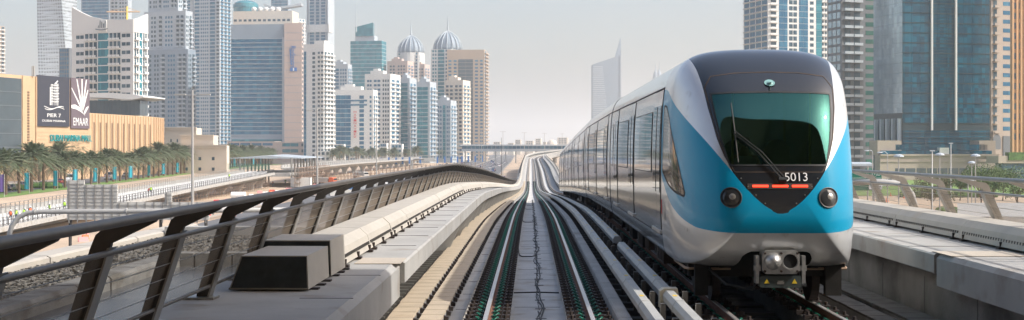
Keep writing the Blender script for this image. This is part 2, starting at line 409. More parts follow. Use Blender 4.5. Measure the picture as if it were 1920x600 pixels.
# walkways (thin slab on fins; thicker end slab near the station)
def walkway(sgn, dc, joint, edge0, edge1, outer):
    D = lambda a: dc + sgn*a
    m = MB()
    prof = [(D(edge0), .58),(D(edge0),.84),(D(edge0+.03),.86),(D(outer),.86),(D(outer),.56)]
    if sgn < 0: prof = prof[::-1]
    sweep(m, prof[::-1], srange(joint+.03, 1240))
    prof = [(D(edge1), .40),(D(edge1),.80),(D(edge1+.07),.865),(D(outer),.865),(D(outer),.40)]
    if sgn < 0: prof = prof[::-1]
    sweep(m, prof[::-1], [-12,0,8,joint-.03])
    # web wall under the slab and the side of the U-shaped deck
    prof = [(D(outer-.35),-1.3),(D(outer-.35),.57),(D(outer-.02),.57),(D(outer-.02),-1.3)]
    if sgn < 0: prof = prof[::-1]
    sweep(m, prof[::-1], far)
    o = m.build("walkway", concrete_lt, kind="structure")
    f = MB(); s = 33.0
    while s < 330:
        a = D(edge0+.50); b = D(outer-.36)
        lo, hi = min(a,b), max(a,b)
        x = [track(s,a,FL), track(s+.25,a,FL), track(s+.25,b,FL), track(s,b,FL), track(s,D(edge0+.06),.57), track(s+.25,D(edge0+.06),.57), track(s+.25,b,.57), track(s,b,.57)]
        f.hexa(x); s += 4.6
    f.build("walkway_fins", concrete_lt, kind="structure")
walkway(-1, 0, 17.4, 1.80, 1.86, 3.62)
walkway(+1, 3.6, 18.9, 2.10, 2.12, 4.75)
jn = MB()
for s in [q*2.4+1.1 for q in range(0,50)]:
    for prof in ([(6.85,.863),(6.85,.868),(5.72,.868),(5.72,.863)],[(-1.9,.863),(-1.9,.868),(-2.44,.868),(-2.44,.863)],[(5.975,-.42),(5.975,.40),(5.99,.40),(5.99,-.42)],[(-.40,-.379),(-.40,-.375),(.40,-.375),(.40,-.379)],[(-1.42,-.42),(-1.42,-.414),(-1.16,-.414),(-1.16,-.42)]):
        sweep(jn, prof, [s,s+.018])
jn.build("slab_joints", concrete_dk, kind="structure")
wall_m = mat('stained_shaded_wall', (.20,.195,.185), .9, var=.25, vscale=1.2, bump=.3, stain=((.10,.095,.09), .8, .52))  # base darkened to imitate shade below the slab; stains are dirt
# low wall under the near part of the right walkway
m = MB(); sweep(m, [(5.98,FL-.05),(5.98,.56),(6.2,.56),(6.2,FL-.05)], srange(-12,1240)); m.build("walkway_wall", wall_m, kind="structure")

# viaduct piers of the far part, seen where the line turns
for i, s in enumerate([150,200,250,300,360,420,480,540,600,655,700,745,790,835,880,925,970,1020]):
    c = track(s, 1.6, 0)
    p = MB(); zt = c[2]-2.42
    if zt-GZ < .8: continue
    p.tube([(c[0],c[1],GZ),(c[0],c[1],zt-1.4)], 1.0, 14)
    p.loft([[(c[0]+w_*math.cos(a)*1, c[1]+1.0*math.sin(a), z) for a in [2*math.pi*k/14 for k in range(14)]] for w_,z in ((1.0,zt-1.4),(1.6,zt-.6),(3.0,zt+.01))])
    p.build("viaduct_pier", concrete_lt, smooth=False, label="concrete pier under the metro viaduct, %s along the line from the camera" % ordn(i+1), cat="pier", group="piers under the metro viaduct")
# ------------------------------------------------------------------ rails
def rail(d, label, near=2, farend=700):
    root = empty("running_rail", track(10,d,-.15), label, "rail", "running rails")
    w_ = MB(); sweep(w_, [(d-.07,-.146),(d-.07,-.12),(d-.012,-.10),(d-.012,-.045),(d-.035,-.03),(d-.036,-.012),(d+.036,-.012),(d+.035,-.03),(d+.012,-.045),(d+.012,-.10),(d+.07,-.12),(d+.07,-.146)], srange(near,farend))
    w_.build("rail_web", rail_rust, root)
    h = MB(); sweep(h, [(d-.034,-.012),(d-.03,.0),(d+.03,.0),(d+.034,-.012)], srange(near,farend)); h.build("rail_head", rail_top, root)
rail(-.7525,"shiny steel rail on the left of the empty near track"); rail(.7525,"shiny steel rail on the right of the empty near track")
rail(2.75,"left rail under the blue and silver train"); rail(4.255,"right rail under the blue and silver train")
# fasteners: baseplate, two green spring clips, bolts
def fast_meshes():
    b = MB()
    b.box(-.22,.22,-.11,.11,-.02,.02)
    for sg in (-1,1):
        b.box(sg*.27-.06, sg*.27+.06, -.07,.07,-.02,.045); b.tube([(sg*.27,0,.04),(sg*.27,0,.10)],.028,6)
        b.box(sg*.17-.03, sg*.17+.03, -.10,-.04,.02,.06)
    def clip(sg):
        c = MB(); pts = []
        for k in range(9):
            a = math.pi*k/8; pts.append((sg*(.075+.065*math.sin(a)+.02), -.085*math.cos(a), .035+.03*math.sin(a)))
        c.tube(pts, .016, 6); c.tube([(sg*.08,-.085,.03),(sg*.08,.085,.035)],.011,5); return c
    return b, clip(-1), clip(1)
fb, fc1, fc2 = fast_meshes()
def me_of(mb, name, mt):
    o = mb.build(name, mt, local=True); return o
proto = empty("rail_fastener"); pb = fb.build("baseplate", iron, proto, local=True); c1 = fc1.build("spring_clip", green_m, proto, local=True); c2 = fc2.build("spring_clip", green_m, proto, local=True)
comb = MB(); comb.add(fb.v, fb.f, 0); comb.add(fc1.v, fc1.f, 1); comb.add(fc2.v, fc2.f, 1)
cobj = comb.build("rail_fastener", [iron, green_m], local=True)
stuffm = MB(); cnt = 0; simple = MB(); simple.box(-.33,.33,-.1,.1,-.02,.03,0); simple.box(-.16,-.06,-.07,.07,.03,.07,1); simple.box(.06,.16,-.07,.07,.03,.07,1)
used_p = used_c = False
for d, side in ((-.7525,"left"),(.7525,"right")):
    s = 15.2; k = 0
    while s < 330:
        k += 1; base = track(s, d, -.13); sp = .46 if s < 70 else .6
        if k <= 150:
            lab = "dark fastener with green clips on the %s rail, %s" % (side, "near the camera" if s < 24 else "farther along")
            if k <= 45:
                if not used_p: o = proto; used_p = True
                else: o = copy_tree(proto)
            else:
                if not used_c: o = cobj; used_c = True
                else: o = cobj.copy(); COL.objects.link(o)
            o.location = base; tag(o, lab, "rail fastener", "fasteners %s on the %s rail" % ("near the camera" if s < 24 else "farther along", side))
        else:
            for f in [simple]: stuffm.add([(base[0]+x, base[1]+y, base[2]+z) for x,y,z in f.v], f.f[:6], 0); stuffm.add([(base[0]+x, base[1]+y, base[2]+z) for x,y,z in f.v[8:]], [tuple(i-8 for i in q) for q in f.f[6:]], 1)
        s += sp
for d in (2.75, 4.255):
    s = 17
    while s < 40:
        base = track(s,d,-.13); stuffm.add([(base[0]+x, base[1]+y, base[2]+z) for x,y,z in fb.v], fb.f, 0)
        for cc in (fc1,fc2): stuffm.add([(base[0]+x, base[1]+y, base[2]+z) for x,y,z in cc.v], cc.f, 1)
        s += .6
stuffm.build("distant_rail_fasteners", [iron, green_m], kind="stuff")
# cable troughs with cover plates (left and right of the tracks)
def trough(a, b, h, label, s0, s1, L, mt):
    root = empty("cable_trough", track(20,(a+b)/2,FL), label, "cable trough", "cable troughs beside the tracks")
    t = MB(); sweep(t, [(a+.02,FL-.02),(a+.02,h-.035),(b-.02,h-.035),(b-.02,FL-.02)], srange(s0,s1)); t.build("trough", concrete, root)
    s = s0; k = 0; rest = MB(); clips = MB()
    while s < s1:
        k += 1; LL = L if s < 140 else 8*L
        jig = random.uniform(-.008,.008)
        mb = MB() if k <= 98 else rest
        sweep(mb, [(a+jig,h-.035),(a+jig,h),(b+jig,h),(b+jig,h-.035)], [s+.015, s+LL-.02])
        if k <= 98: mb.build("cover_plate", mt, root)
        if s < 90:
            sweep(clips, [(b+.0,h-.10),(b+.0,h-.02),(b+.07,h-.04),(b+.07,h-.10)], [s+.02, s+.12])
        s += LL
    if rest.v: rest.build("far_cover_plates", mt, root, kind="stuff")
    clips.build("edge_clips", iron, root, kind="stuff")
trough(-2.22,-1.85,-.10,"row of cream cover plates nearest the raised left walkway",8,330,.62,grp)
trough(-1.77,-1.44,-.14,"row of cream cover plates between the outer trough and near track",8,330,.62,grp)
trough(4.95,5.28,-.14,"shade-darkened cover plates just right of the train's track",8,60,.62,dim_m)
trough(5.36,5.80,-.10,"shade-darkened cover plates against the wall of the right walkway",8,60,.62,dim_m)
# slotted cable ladder in the gap under the left walkway
root = empty("cable_ladder", track(20,-2.6,-.3), "dark rack of steel rungs in the gap beneath the left walkway", "cable ladder")
a = MB(); sweep(a, [(-3.20,-.24),(-3.20,-.18),(-3.16,-.18),(-3.16,-.24)], srange(8,120)); sweep(a, [(-2.32,-.24),(-2.32,-.18),(-2.28,-.18),(-2.28,-.24)], srange(8,120)); a.build("side_channel", steel_dk, root)
s = 12; k = 0
while s < 62:
    a = MB(); sweep(a, [(-3.15,-.23),(-3.15,-.17),(-2.33,-.17),(-2.33,-.23)], [s,s+.09]); a.build("rung", steel_gr, root); s += .55
# conductor rails with cream covers, posts and joints
def conductor(d, label, s0, s1, h=.16):
    root = empty("conductor_rail", track((s0+s1)/2,d,FL), label, "conductor rail", "conductor rails between the tracks")
    s = s0; k=0
    rr = MB(); sweep(rr, [(d-.03,h-.06),(d-.03,h-.0),(d+.03,h-.0),(d+.03,h-.06)], srange(s0,s1)); rr.build("power_rail", steel_gr, root)
    while s < s1:
        L = min(3.0 if s < 110 else 30, s1-s); k += 1
        c = MB(); sweep(c, [(d-.095,h-.03),(d-.10,h+.06),(d-.055,h+.125),(d+.055,h+.125),(d+.10,h+.06),(d+.095,h-.03)], [s,s+L/2,s+L-.012]); c.build("cover", cond_m, root)
        j = MB(); sweep(j, [(d-.10,h-.035),(d-.105,h+.062),(d-.058,h+.13),(d+.058,h+.13),(d+.105,h+.062),(d+.10,h-.035)], [s-.07,s+.07]); 
        if s < 110: j.build("cover_joint", cond_m, root)
        if s < 60:
            l = MB(); sweep(l, [(d-.03,h+.126),(d-.03,h+.129),(d+.03,h+.129),(d+.03,h+.126)], [s+.5,s+.66]); l.build("warning_label", yellow, root)
        s += L
    s = s0+.8; posts = 0
    while s < min(s1,115):
        p = MB(); sweep(p, [(d+.14,FL),(d+.14,h+.16),(d+.21,h+.16),(d+.21,FL)], [s,s+.09]); sweep(p, [(d-.02,h-.16),(d-.02,h-.10),(d+.2,h-.10),(d+.2,h-.16)], [s+.01,s+.08])
        p.build("support_post", steel_dk, root); s += 1.5; posts += 1
conductor(1.46, "long grey conductor rail cover nearest the empty track", 6, 620)
conductor(1.93, "short grey conductor rail cover beside the train, ending in a flared end", 6, 29.5)
conductor(1.96, "far grey conductor rail cover starting behind a gap beside the train", 31.5, 150)
# cream flared joint on the short conductor rail
m = MB(); sweep(m, [(1.79,.02),(1.79,.27),(1.85,.31),(2.05,.31),(2.07,.20),(2.07,.10),(1.85,.10),(1.83,.02)], [19.3,19.55]); m.build("end_shroud", mat("cream_plastic",(.62,.57,.45),.5), label="cream plastic shroud clamped round the conductor rail beside the train", cat="shroud")
# cables along the middle of our track
root = empty("trackside_cable", track(20,.1,FL), "black signal cable wandering along the middle of the near track", "cable")
m = MB(); pts = []; s = 14.0
while s < 130: pts.append(track(s, .06+.035*math.sin(s*.9)+.02*math.sin(s*2.3), FL+.055)); s += .6
m.tube(pts, .012, 6); pts = [ (p[0]-.05+.02*math.sin(i), p[1], p[2]) for i,p in enumerate(pts)]; m.tube(pts, .009, 5); m.build("main_cable", cable_m, root)
m = MB(); s = 14.5
while s < 60:
    m.tube([track(s,.03,FL+.05), track(s+.35,.0,FL+.14), track(s+.7,.05,FL+.05)], .006, 5); m.tube([track(s+.1,-.04,FL+.05), track(s+.1,.14,FL+.055)], .005, 5); s += 1.3
m.build("cable_ties", cable_m, root)
for s in (18.5, 33.5, 52, 75, 90):
    m = MB(); sg = -1 if s != 18.5 else 1
    m.tube([track(s+2.2,-.50,-.14), track(s+2.2,-.45,FL+.08), track(s+1.2,-.43,FL+.055), track(s+.3,-.40,FL+.055), track(s,-.33,FL+.055), track(s,-.1,FL+.055), track(s+.3,.0,FL+.055), track(s+2.4,.1,FL+.06)] if s != 18.5 else [track(24.9,-.44,FL+.055), track(25,0,FL+.055), track(24.9,.42,FL+.055)], .014, 6)
    m.build("bonding_cable", cable_m, label=("black bonding cable crossing straight between the near rails" if s==18.5 else "black cable looping off the left plinth, %s loop from the camera" % ordn([33.5,52,75,90].index(s)+1)), cat="cable", group="cables between the near rails")
# duct covers on the walkways
def duct(sgn, din, dout, s0, s1, L, label, h0=.90):
    root = empty("cable_duct", track(s0,(din+dout)/2,.87), label, "cable duct", "cable duct covers on the walkways")
    s = s0; k = 0; rest = MB(); feet = MB(); slots = MB()
    w_ = dout-din
    while s < s1:
        k += 1; LL = L if s < 110 else 4*L; mb = MB() if k <= 99 else rest
        j = random.uniform(-.006,.006)
        pr = [(din+j,h0),(din+.06*sgn+j,h0+.20),(din+w_*.22+j,h0+.30),(din+w_*.80+j,h0+.31),(dout+j,h0+.24),(dout+j,h0)]
        if sgn < 0: pr = pr[::-1]
        sweep(mb, pr, [s+.015,s+LL/2,s+LL-.015])
        if k <= 99: mb.build("duct_cover", covers_m, root)
        if s < 60:
            for q in (.25,LL*.5,LL-.25):
                pr = [(din-.05*sgn,.866),(din-.05*sgn,.90),(din+.3*sgn,.90),(din+.3*sgn,.866)]
                if sgn<0: pr = pr[::-1]
                sweep(feet, pr, [s+q-.06,s+q+.06])
                pr = [(din-.015*sgn,.90),(din-.02*sgn,.97),(din+.02*sgn,.97),(din+.02*sgn,.90)]
                if sgn<0: pr = pr[::-1]
                sweep(feet, pr, [s+q-.012,s+q+.012])
        if s < 45:
            q = .1
            while q < LL-.1:
                a = din+.028*sgn; pr = [(a-.012*sgn,h0+.075),(a-.008*sgn+.0*sgn,h0+.115),(a+.03*sgn,h0+.115),(a+.03*sgn,h0+.075)]
                if sgn<0: pr = pr[::-1]
                sweep(slots, pr, [s+q,s+q+.04]); q += .11
        s += LL
    if rest.v: rest.build("far_duct_covers", covers_m, root, kind="stuff")
    feet.build("rubber_feet", iron, root, kind="stuff"); slots.build("vent_slots", steel_dk, root, kind="stuff")
duct(-1, -2.47, -3.25, 16.3, 1200, 3.0, "long row of pale chamfered duct covers on the left walkway")
duct(+1, 6.95, 7.75, 10, 1200, 3.9, "long row of pale chamfered duct covers on the right walkway")
for (s0,s1,extra,lab) in ((13.75,15.15,.0,"box-shaped duct end with black end face, nearest on the left walkway"),(15.22,16.35,.06,"taller pale duct box directly behind the black-ended box")):
    root = empty("duct_box", track(s0,-2.85,.87), lab, "duct box", "duct boxes on the left walkway")
    c = MB(); H = .88+.36+extra
    pr = [(-3.30-extra,.885),(-3.17-extra,H),(-2.475+extra*.3,H),(-2.46+extra*.3,.885)]
    sweep(c, pr, [s0,s1]); c.build("box_shell", covers_m, root)
    e = MB(); pr = [(-3.28-extra,.90),(-3.16-extra,H-.012),(-2.485+extra*.3,H-.012),(-2.475+extra*.3,.90)]
    sweep(e, pr, [s0-.006,s0+.02]); e.build("end_face", boxend_m, root)
    ft = MB(); s = s0+.15
    while s < s1:
        sweep(ft, [(-3.34,.866),(-3.34,.884),(-2.38,.884),(-2.38,.866)], [s,s+.12]); s += .42
    ft.build("rubber_feet", iron, root)
# joint plates and patches on slab
m = MB(); sweep(m, [(-2.42,.869),(-2.42,.876),(-1.82,.876),(-1.82,.869)], [17.0,17.9]); m.build("joint_plate", mat("ribbed_joint_plate",(.50,.44,.36),.7,var=.1,vscale=20), label="ribbed metal expansion joint plate across the left walkway", cat="joint plate")
m = MB(); sweep(m, [(5.75,.869),(5.75,.876),(6.85,.876),(6.85,.869)], [18.3,19.2]); m.build("joint_plate", MATS["ribbed_joint_plate"], label="ribbed metal expansion joint plate across the right walkway", cat="joint plate")

# ------------------------------------------------------------------ parapet fences
def fence(sgn, base, elbow, rl, s0, s1, pitch, label, dk, hb=.87, offsets=None):
    root = empty("parapet_fence", track(15,base,hb), label, "fence", "parapet fences along the viaduct")
    # heights above rail
    hE, hT, hM, hB = 1.72, 1.90, 1.66, 1.00
    t = .055
    k = 0; rest = MB(); s = s0
    # post outline in (d,h): flat plate, wide leaning blade with hooked arm
    dd = sgn
    out = [(base+.06*dd, hb-.02),(base-.06*dd, hb-.02),(elbow-.12*dd+.02*dd, hE-.16),(elbow-.14*dd,hE-.02),(rl+.02*dd,hT-.05),(rl-.01*dd,hT-.01),(elbow-.08*dd,hE+.08),(elbow-.03*dd,hE+.04),(elbow+.01*dd,hE-.06)]
    while s < s1:
        k += 1; mb = MB() if k <= 99 else rest
        pr = out if dd < 0 else out[::-1]
        w_ = t/2 if s < 150 else .1
        sweep(mb, pr, [s-w_, s+w_])
        # flange plate on the inner edge
        fl = [(base-.06*dd,hb-.02),(elbow-.10*dd,hE-.16),(elbow-.13*dd,hE-.05),(elbow-.145*dd,hE-.05),(elbow-.115*dd,hE-.16),(base-.08*dd,hb-.02)]
        if dd>0: fl = fl[::-1]
        if s < 80: sweep(mb, fl, [s-.085, s+.085], 1)
        ft = [(base-.15*dd,hb-.005),(base-.15*dd,hb+.02),(base+.16*dd,hb+.02),(base+.16*dd,hb-.005)]
        if dd>0: ft = ft[::-1]
        if s < 60: sweep(mb, ft, [s-.13,s+.13], 1)
        if k <= 99: mb.build("post", [steel_dk if dk else steel_gr, steel_gr], root)
        s += pitch
    if rest.v: rest.build("far_posts", [steel_dk if dk else steel_gr, steel_gr], root, kind="stuff")
    ss = srange(s0-2, s1)
    a = MB(); a.tube([track(s,rl,hT) for s in ss], .034, 10); a.build("top_rail", rail_dk if dk else steel_gr, root, smooth=True)
    a = MB(); a.tube([track(s,elbow-.16*dd,hM-.02) for s in ss], .022, 8); a.build("middle_rail", rail_dk if dk else steel_gr, root, smooth=True)
    a = MB(); a.tube([track(s,base-.10*dd,hB+.0) for s in ss], .018, 8); a.build("bottom_rail", rail_dk if dk else steel_gr, root, smooth=True)
    for q in range(1,5):
        f = q/5; a = MB(); a.tube([track(s, (base-.1*dd)*(1-f)+(elbow-.13*dd)*f, hB*(1-f)+hM*f) for s in ss], .004, 4); a.build("tension_wire", steel_gr, root)
    a = MB(); a.loft([[track(s,base-.07*dd,hB),track(s,elbow-.11*dd,hM-.03)] for s in ss],0,closed=False); a.build("wire_screen", screen, root)
    # slats between elbow and top rail: narrow open louvres
    for q in range(1,5):
        f = q/5; a = MB(); dq = (elbow-.02*dd)*(1-f)+rl*f; hq = (hE+.02)*(1-f)+hT*f
        pr = [(dq-.035,hq-.004),(dq-.035,hq+.004),(dq+.035,hq+.004),(dq+.035,hq-.004)]
        sweep(a, pr, srange(34,336)); a.build("slat", steel_gr, root)
    return root
fence(-1, -3.42, -3.22, -2.75, 5.35, 640, 1.93, "dark leaning parapet fence with hooked posts on the left walkway", True)
fence(+1, 7.92, 7.62, 7.05, 7.6, 640, 2.42, "pale grey leaning parapet fence with hooked posts on the right walkway", False)

# ------------------------------------------------------------------ outer bay on the left: damp floor, kerb stones, gravel, parapet
m = MB(); sweep(m, [(-8.4,-.1),(-8.4,.44),(-3.62,.44),(-3.62,-.1)], [-12,0,10,20,28]); m.build("bay_floor", damp_shade_m, kind="structure")
def kerbrow(label, d0, d1, h, s0, s1, L, mt):
    root = empty("kerb_row", track(s0,(d0+d1)/2,.44), label, "kerb row")
    s = s0
    while s < s1-.05:
        c = MB(); j = random.uniform(-.015,.015); e = min(s+L,s1)
        sweep(c, [(d0+j,.43),(d0+j,h-.02),(d0+.03+j,h),(d1-.04+j,h+random.uniform(0,.01)),(d1+j,h-.04),(d1+j,.43)], [s+.012,e-.012]); c.build("kerb_stone", mt, root); s += L
kerbrow("row of worn, shade-darkened concrete kerb stones between damp floor and gravel", -6.25, -5.85, .63, 9, 21.3, 1.25, kerb_shade_m)
root = empty("kerb_row", track(21,-4.8,.44), "short cross row of kerb stones closing off the gravel", "kerb row")
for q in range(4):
    c = MB(); d0 = -6.25+q*.62; sweep(c, [(d0+.01,.43),(d0+.01,.66),(d0+.60,.66),(d0+.60,.43)], [21.35,21.75]); c.build("kerb_stone", kerb_shade_m, root)
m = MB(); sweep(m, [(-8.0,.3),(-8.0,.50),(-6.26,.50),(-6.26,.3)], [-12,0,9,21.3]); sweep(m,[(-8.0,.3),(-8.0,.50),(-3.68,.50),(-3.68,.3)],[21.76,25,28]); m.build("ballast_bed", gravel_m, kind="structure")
rnd = random.Random(3); st = MB()
def stone(c, r):
    vs = []
    for z in (-.5,.6):
        n_ = 4 if z<0 else 3; ph = rnd.random()*6
        for k in range(n_): vs.append((c[0]+r*math.cos(ph+k*6.283/n_)*rnd.uniform(.6,1.2), c[1]+r*math.sin(ph+k*6.283/n_)*rnd.uniform(.6,1.2), c[2]+z*r*rnd.uniform(.6,1.1)))
    st.add(vs, [(3,2,1,0),(4,5,6),(0,1,4),(1,5,4),(1,2,5),(2,3,6,5),(3,0,4,6)])
for i in range(9000):
    s = rnd.uniform(10,28)
    if s < 21.3: d = rnd.uniform(-7.95,-6.3)
    else:
        s = max(s,21.8); d = rnd.uniform(-7.95,-3.75)
    p = track(s,d,.505); stone(p, rnd.uniform(.018,.045))
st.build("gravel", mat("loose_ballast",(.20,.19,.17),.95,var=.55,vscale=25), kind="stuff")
root = empty("bay_parapet", track(15,-8.2,.44), "low pale parapet of cover panels at the far edge of the gravel", "parapet")
s = 7
while s < 30:
    c = MB(); sweep(c, [(-8.55,.2),(-8.55,.58),(-8.5,.61),(-8.08,.61),(-8.02,.58),(-8.02,.2)], [s+.012,s+2.35]); c.build("parapet_panel", covers_m, root); s += 2.4
root2 = empty("bay_end_wall", track(28.2,-5.8,.2), "low pale end wall closing the gravel bay", "wall")
c = MB(); sweep(c, [(-8.0,.1),(-8.0,.70),(-3.66,.70),(-3.66,.1)], [28.02,28.45]); c.build("coping", concrete_lt, root2)
c = MB(); sweep(c, [(-8.5,-3),(-8.5,.09),(-3.7,.09),(-3.7,-3)], [-12,28.4]); c.build("bay_support", concrete, kind="structure")
m = MB(); sweep(m, [(-4.6,-.6),(-4.6,-.3),(-3.62,-.3),(-3.62,-.6)], srange(28.5,330)); m.build("service_ledge", concrete, kind="structure")

# ------------------------------------------------------------------ the station roof just behind the camera (unseen; shaped to shade the near deck and darken the windscreen)
root = empty("station_roof", (0,-20,-2.4), "unseen curved shell roof of the station, shaped to shade the near track", "station roof")
m = MB(); secs = []
for s in (-70, 12.6):
    ring = []
    for k in range(25):
        a = math.pi*k/24; ring.append(track(s, 1.8-17*math.cos(a), 1+ 16*math.sin(a)))
    for k in range(24,-1,-1):
        a = math.pi*k/24; ring.append(track(s, 1.8-16.6*math.cos(a), 1+ 15.6*math.sin(a)))
    secs.append(ring)
m.loft(secs); m.build("shell", mat("gold_roof_panels",(.32,.26,.16),.4,metal=.6), root)
# ------------------------------------------------------------------ the train
TD = 3.50; NOSE = 18.9; JOINTS = [36.6, 53.3, 70.0, 86.7, 103.4]
HALF = [(0,3.97),(.5,3.955),(.86,3.90),(1.10,3.78),(1.235,3.58),(1.30,3.3),(1.335,2.8),(1.35,2.2),(1.35,1.4),(1.335,1.0),(1.30,.70),(1.25,.58)]
HALF = [(x*1.035,z) for x,z in HALF]
def smooth_half(n=44):
    P = [( -HALF[1][0],HALF[1][1])] + HALF + [(1.17,.54)]
    out = []
    for i in range(1, len(P)-2):
        p0,p1,p2,p3 = P[i-1],P[i],P[i+1],P[i+2]
        for q in range(4):
            t = q/4.0
            out.append(tuple(.5*((2*p1[c])+(-p0[c]+p2[c])*t+(2*p0[c]-5*p1[c]+4*p2[c]-p3[c])*t*t+(-p0[c]+3*p1[c]-3*p2[c]+p3[c])*t**3) for c in (0,1)))
    out.append(P[-2]); return out
HC = smooth_half()
SEC = [(-x,z) for x,z in HC[::-1]] + HC[1:]          # left bottom -> over the roof -> right bottom
SECC = SEC + [(1.0,.54),(.5,.54),(0,.54),(-.5,.54),(-1.0,.54)]
train_o = track(NOSE, TD, 0)
troot = empty("metro_train", train_o, "blue and silver metro train numbered 5013 standing on the right-hand track", "train")
yaw = math.atan(SL)
def T(p, s_ref=None):
    """train coordinates (x right, y back from nose, z above rail) to world"""
    x, y, z = p
    # straight cars between joints
    ends = [0.0] + [j-NOSE for j in JOINTS]
    for a, b in zip(ends, ends[1:]):
        if y <= b or b == ends[-1]:
            za = interp(ZT, NOSE+a+1.5); zb = interp(ZT, NOSE+b-1.5)
            if a == 0: za = interp(ZT, NOSE+2)
            zz = za + (zb-za)*(y-a-(2 if a==0 else 1.5))/(b-a-3); break
    c = track(NOSE+y, TD+x, 0)
    return (c[0], c[1], zz+z)
# ---- nose surface
L_N, ZC = 2.2, 1.95
def lean(z): return .26*max(0.0, z-1.3)**1.5
def gz(rho):
    w_ = max(0.0, min(1.0, (rho-.3)/.6)); return rho + (rho**.45-rho)*w_
def nose_pt(xs, zs, t):
    rho = max(0.0, 1-(1-t)**2)**.25
    x = xs*rho; z = ZC+(zs-ZC)*(rho if zs > ZC else gz(rho))
    return Vector((x, L_N*t + lean(z)*(1-t), z))
def section_at(u):   # u in 0..1 around closed outline
    n = len(SECC); f = u*n; i = int(f)%n; g = f-int(f); a, b = SECC[i], SECC[(i+1)%n]
    return (a[0]+(b[0]-a[0])*g, a[1]+(b[1]-a[1])*g)
NU, NTT = 208, 64
def sp(u, t):
    xs, zs = section_at(u % 1.0); return nose_pt(xs, zs, t)
EXT = 5.6
def body_pt(u, y):
    xs, zs = section_at(u % 1.0); return Vector((xs, y, zs))
def grid_polys(y_end):
    rows = []
    ts = [ (i/float(NTT))**2.2 for i in range(1, NTT+1)]
    ts = [1e-13]+ts
    for t in ts: rows.append([sp(j/NU, t) for j in range(NU)])
    ny = 14
    for i in range(1, ny+1): rows.append([body_pt(j/NU, L_N+(y_end-L_N)*i/ny) for j in range(NU)])
    nr = []
    for i, row in enumerate(rows):
        out = []
        for j in range(NU):
            a = row[(j+1)%NU]-row[j-1]; b = rows[min(i+1,len(rows)-1)][j]-rows[max(i-1,0)][j]
            nn = a.cross(b)
            if nn.length < 1e-9: nn = Vector((0,-1,0))
            nn.normalize()
            c = Vector((0, 1.2, ZC)); 
            if nn.dot(row[j]-c) < 0: nn = -nn
            out.append(nn)
        nr.append(out)
    for j in range(NU): nr[0][j] = Vector((0,-1,.0)).normalized()
    polys = []
    for i in range(len(rows)-1):
        for j in range(NU):
            k = (j+1)%NU
            polys.append([(rows[i][j],nr[i][j]),(rows[i][k],nr[i][k]),(rows[i+1][k],nr[i+1][k]),(rows[i+1][j],nr[i+1][j])])
    return polys
def split(polys, Fn):
    ins, outs = [], []
    for p in polys:
        v = [Fn(q[0]) for q in p]
        if all(a >= 0 for a in v): ins.append(p); continue
        if all(a < 0 for a in v): outs.append(p); continue
        A, B = [], []
        for i in range(len(p)):
            j = (i+1) % len(p)
            (A if v[i] >= 0 else B).append(p[i])
            if (v[i] >= 0) != (v[j] >= 0):
                t = v[i]/(v[i]-v[j])
                q = (p[i][0].lerp(p[j][0], t), p[i][1].lerp(p[j][1], t)); A.append(q); B.append(q)
        if len(A) > 2: ins.append(A)
        if len(B) > 2: outs.append(B)
    return ins, outs
def polys_mesh(polys, name, mt, parent, off=0.0, flip=False, **kw):
    idx = {}; m = MB(); ns = []
    Ry = Matrix.Rotation(-yaw, 3, 'Z')
    for p in polys:
        f = []
        for q, nn in p:
            key = (round(q[0],4), round(q[1],4), round(q[2],4))
            if key not in idx: idx[key] = len(m.v); m.v.append(T(q+nn*off)); ns.append(tuple(Ry @ nn))
            if not f or f[-1] != idx[key]: f.append(idx[key])
        if len(f) > 2 and f[0] == f[-1]: f.pop()
        if len(set(f)) < 3 or len(set(f)) != len(f): continue
        a, b, c = (Vector(m.v[f[0]]), Vector(m.v[f[1]]), Vector(m.v[f[2]]))
        if len(f) > 3: c = Vector(m.v[f[-1]]); b = Vector(m.v[f[len(f)//2]])
        nf = (b-a).cross(c-b) if len(f)>3 else (b-a).cross(c-a)
        if nf.dot(Vector(ns[f[0]])) < 0: f = f[::-1]
        m.f.append(f); m.m.append(0)
    m.n = ns
    return m.build(name, mt, parent, smooth=True, **kw)
WM = [(1.44,0),(1.455,.10),(1.50,.20),(1.58,.33),(1.68,.44),(1.81,.56),(2.03,.67),(2.28,.78),(2.52,.86),(3.0,.955),(3.36,1.0),(3.6,1.04),(3.77,1.08),(3.95,1.12),(4.2,1.15)]
def smoothtab(tab, x):
    return interp(tab, x)
def F_black(v):
    if v[2] < 1.44: return -1 if v[2] < 1.40 else (v[2]-1.44)
    return min((lerp(WM, v[2]) if v[2] > 2.03 else .67*((v[2]-1.44)/.59)**.62) - abs(v[0]), 3.0 - v[1])
ZB = [(.0,1.5),(.6,1.88),(.785,2.04),(1.15,2.36),(1.5,2.62),(2.14,3.02),(2.64,3.30),(3.0,3.38),(4.2,3.4)]
def F_blue(v):
    q = abs(v[0]) + .5*v[1]
    zl = lerp([(0,1.14),(.6,1.2),(1.2,1.33),(1.9,1.5),(2.6,1.68),(3.4,1.95),(6,2.9)], v[1])
    return min(interp(ZB, q)-v[2], v[2]-zl, (3.36-v[1]))
PW = [(3.08,3.10),(2.66,3.06),(2.2,2.86),(1.72,2.50),(1.32,2.10),(.95,1.64),(1.5,1.70),(2.3,1.82),(3.12,2.0)]
def sdpoly(P, x, y):
    d = 1e9; inside = False; n = len(P)
    for i in range(n):
        (x0,y0),(x1,y1) = P[i],P[(i+1)%n]; dx,dy = x1-x0,y1-y0
        t = max(0,min(1,((x-x0)*dx+(y-y0)*dy)/(dx*dx+dy*dy))); ex,ey = x-x0-t*dx, y-y0-t*dy
        d = min(d, ex*ex+ey*ey)
        if (y0 > y) != (y1 > y) and x < (x1-x0)*(y-y0)/(y1-y0)+x0: inside = not inside
    return math.sqrt(d) if inside else -math.sqrt(d)
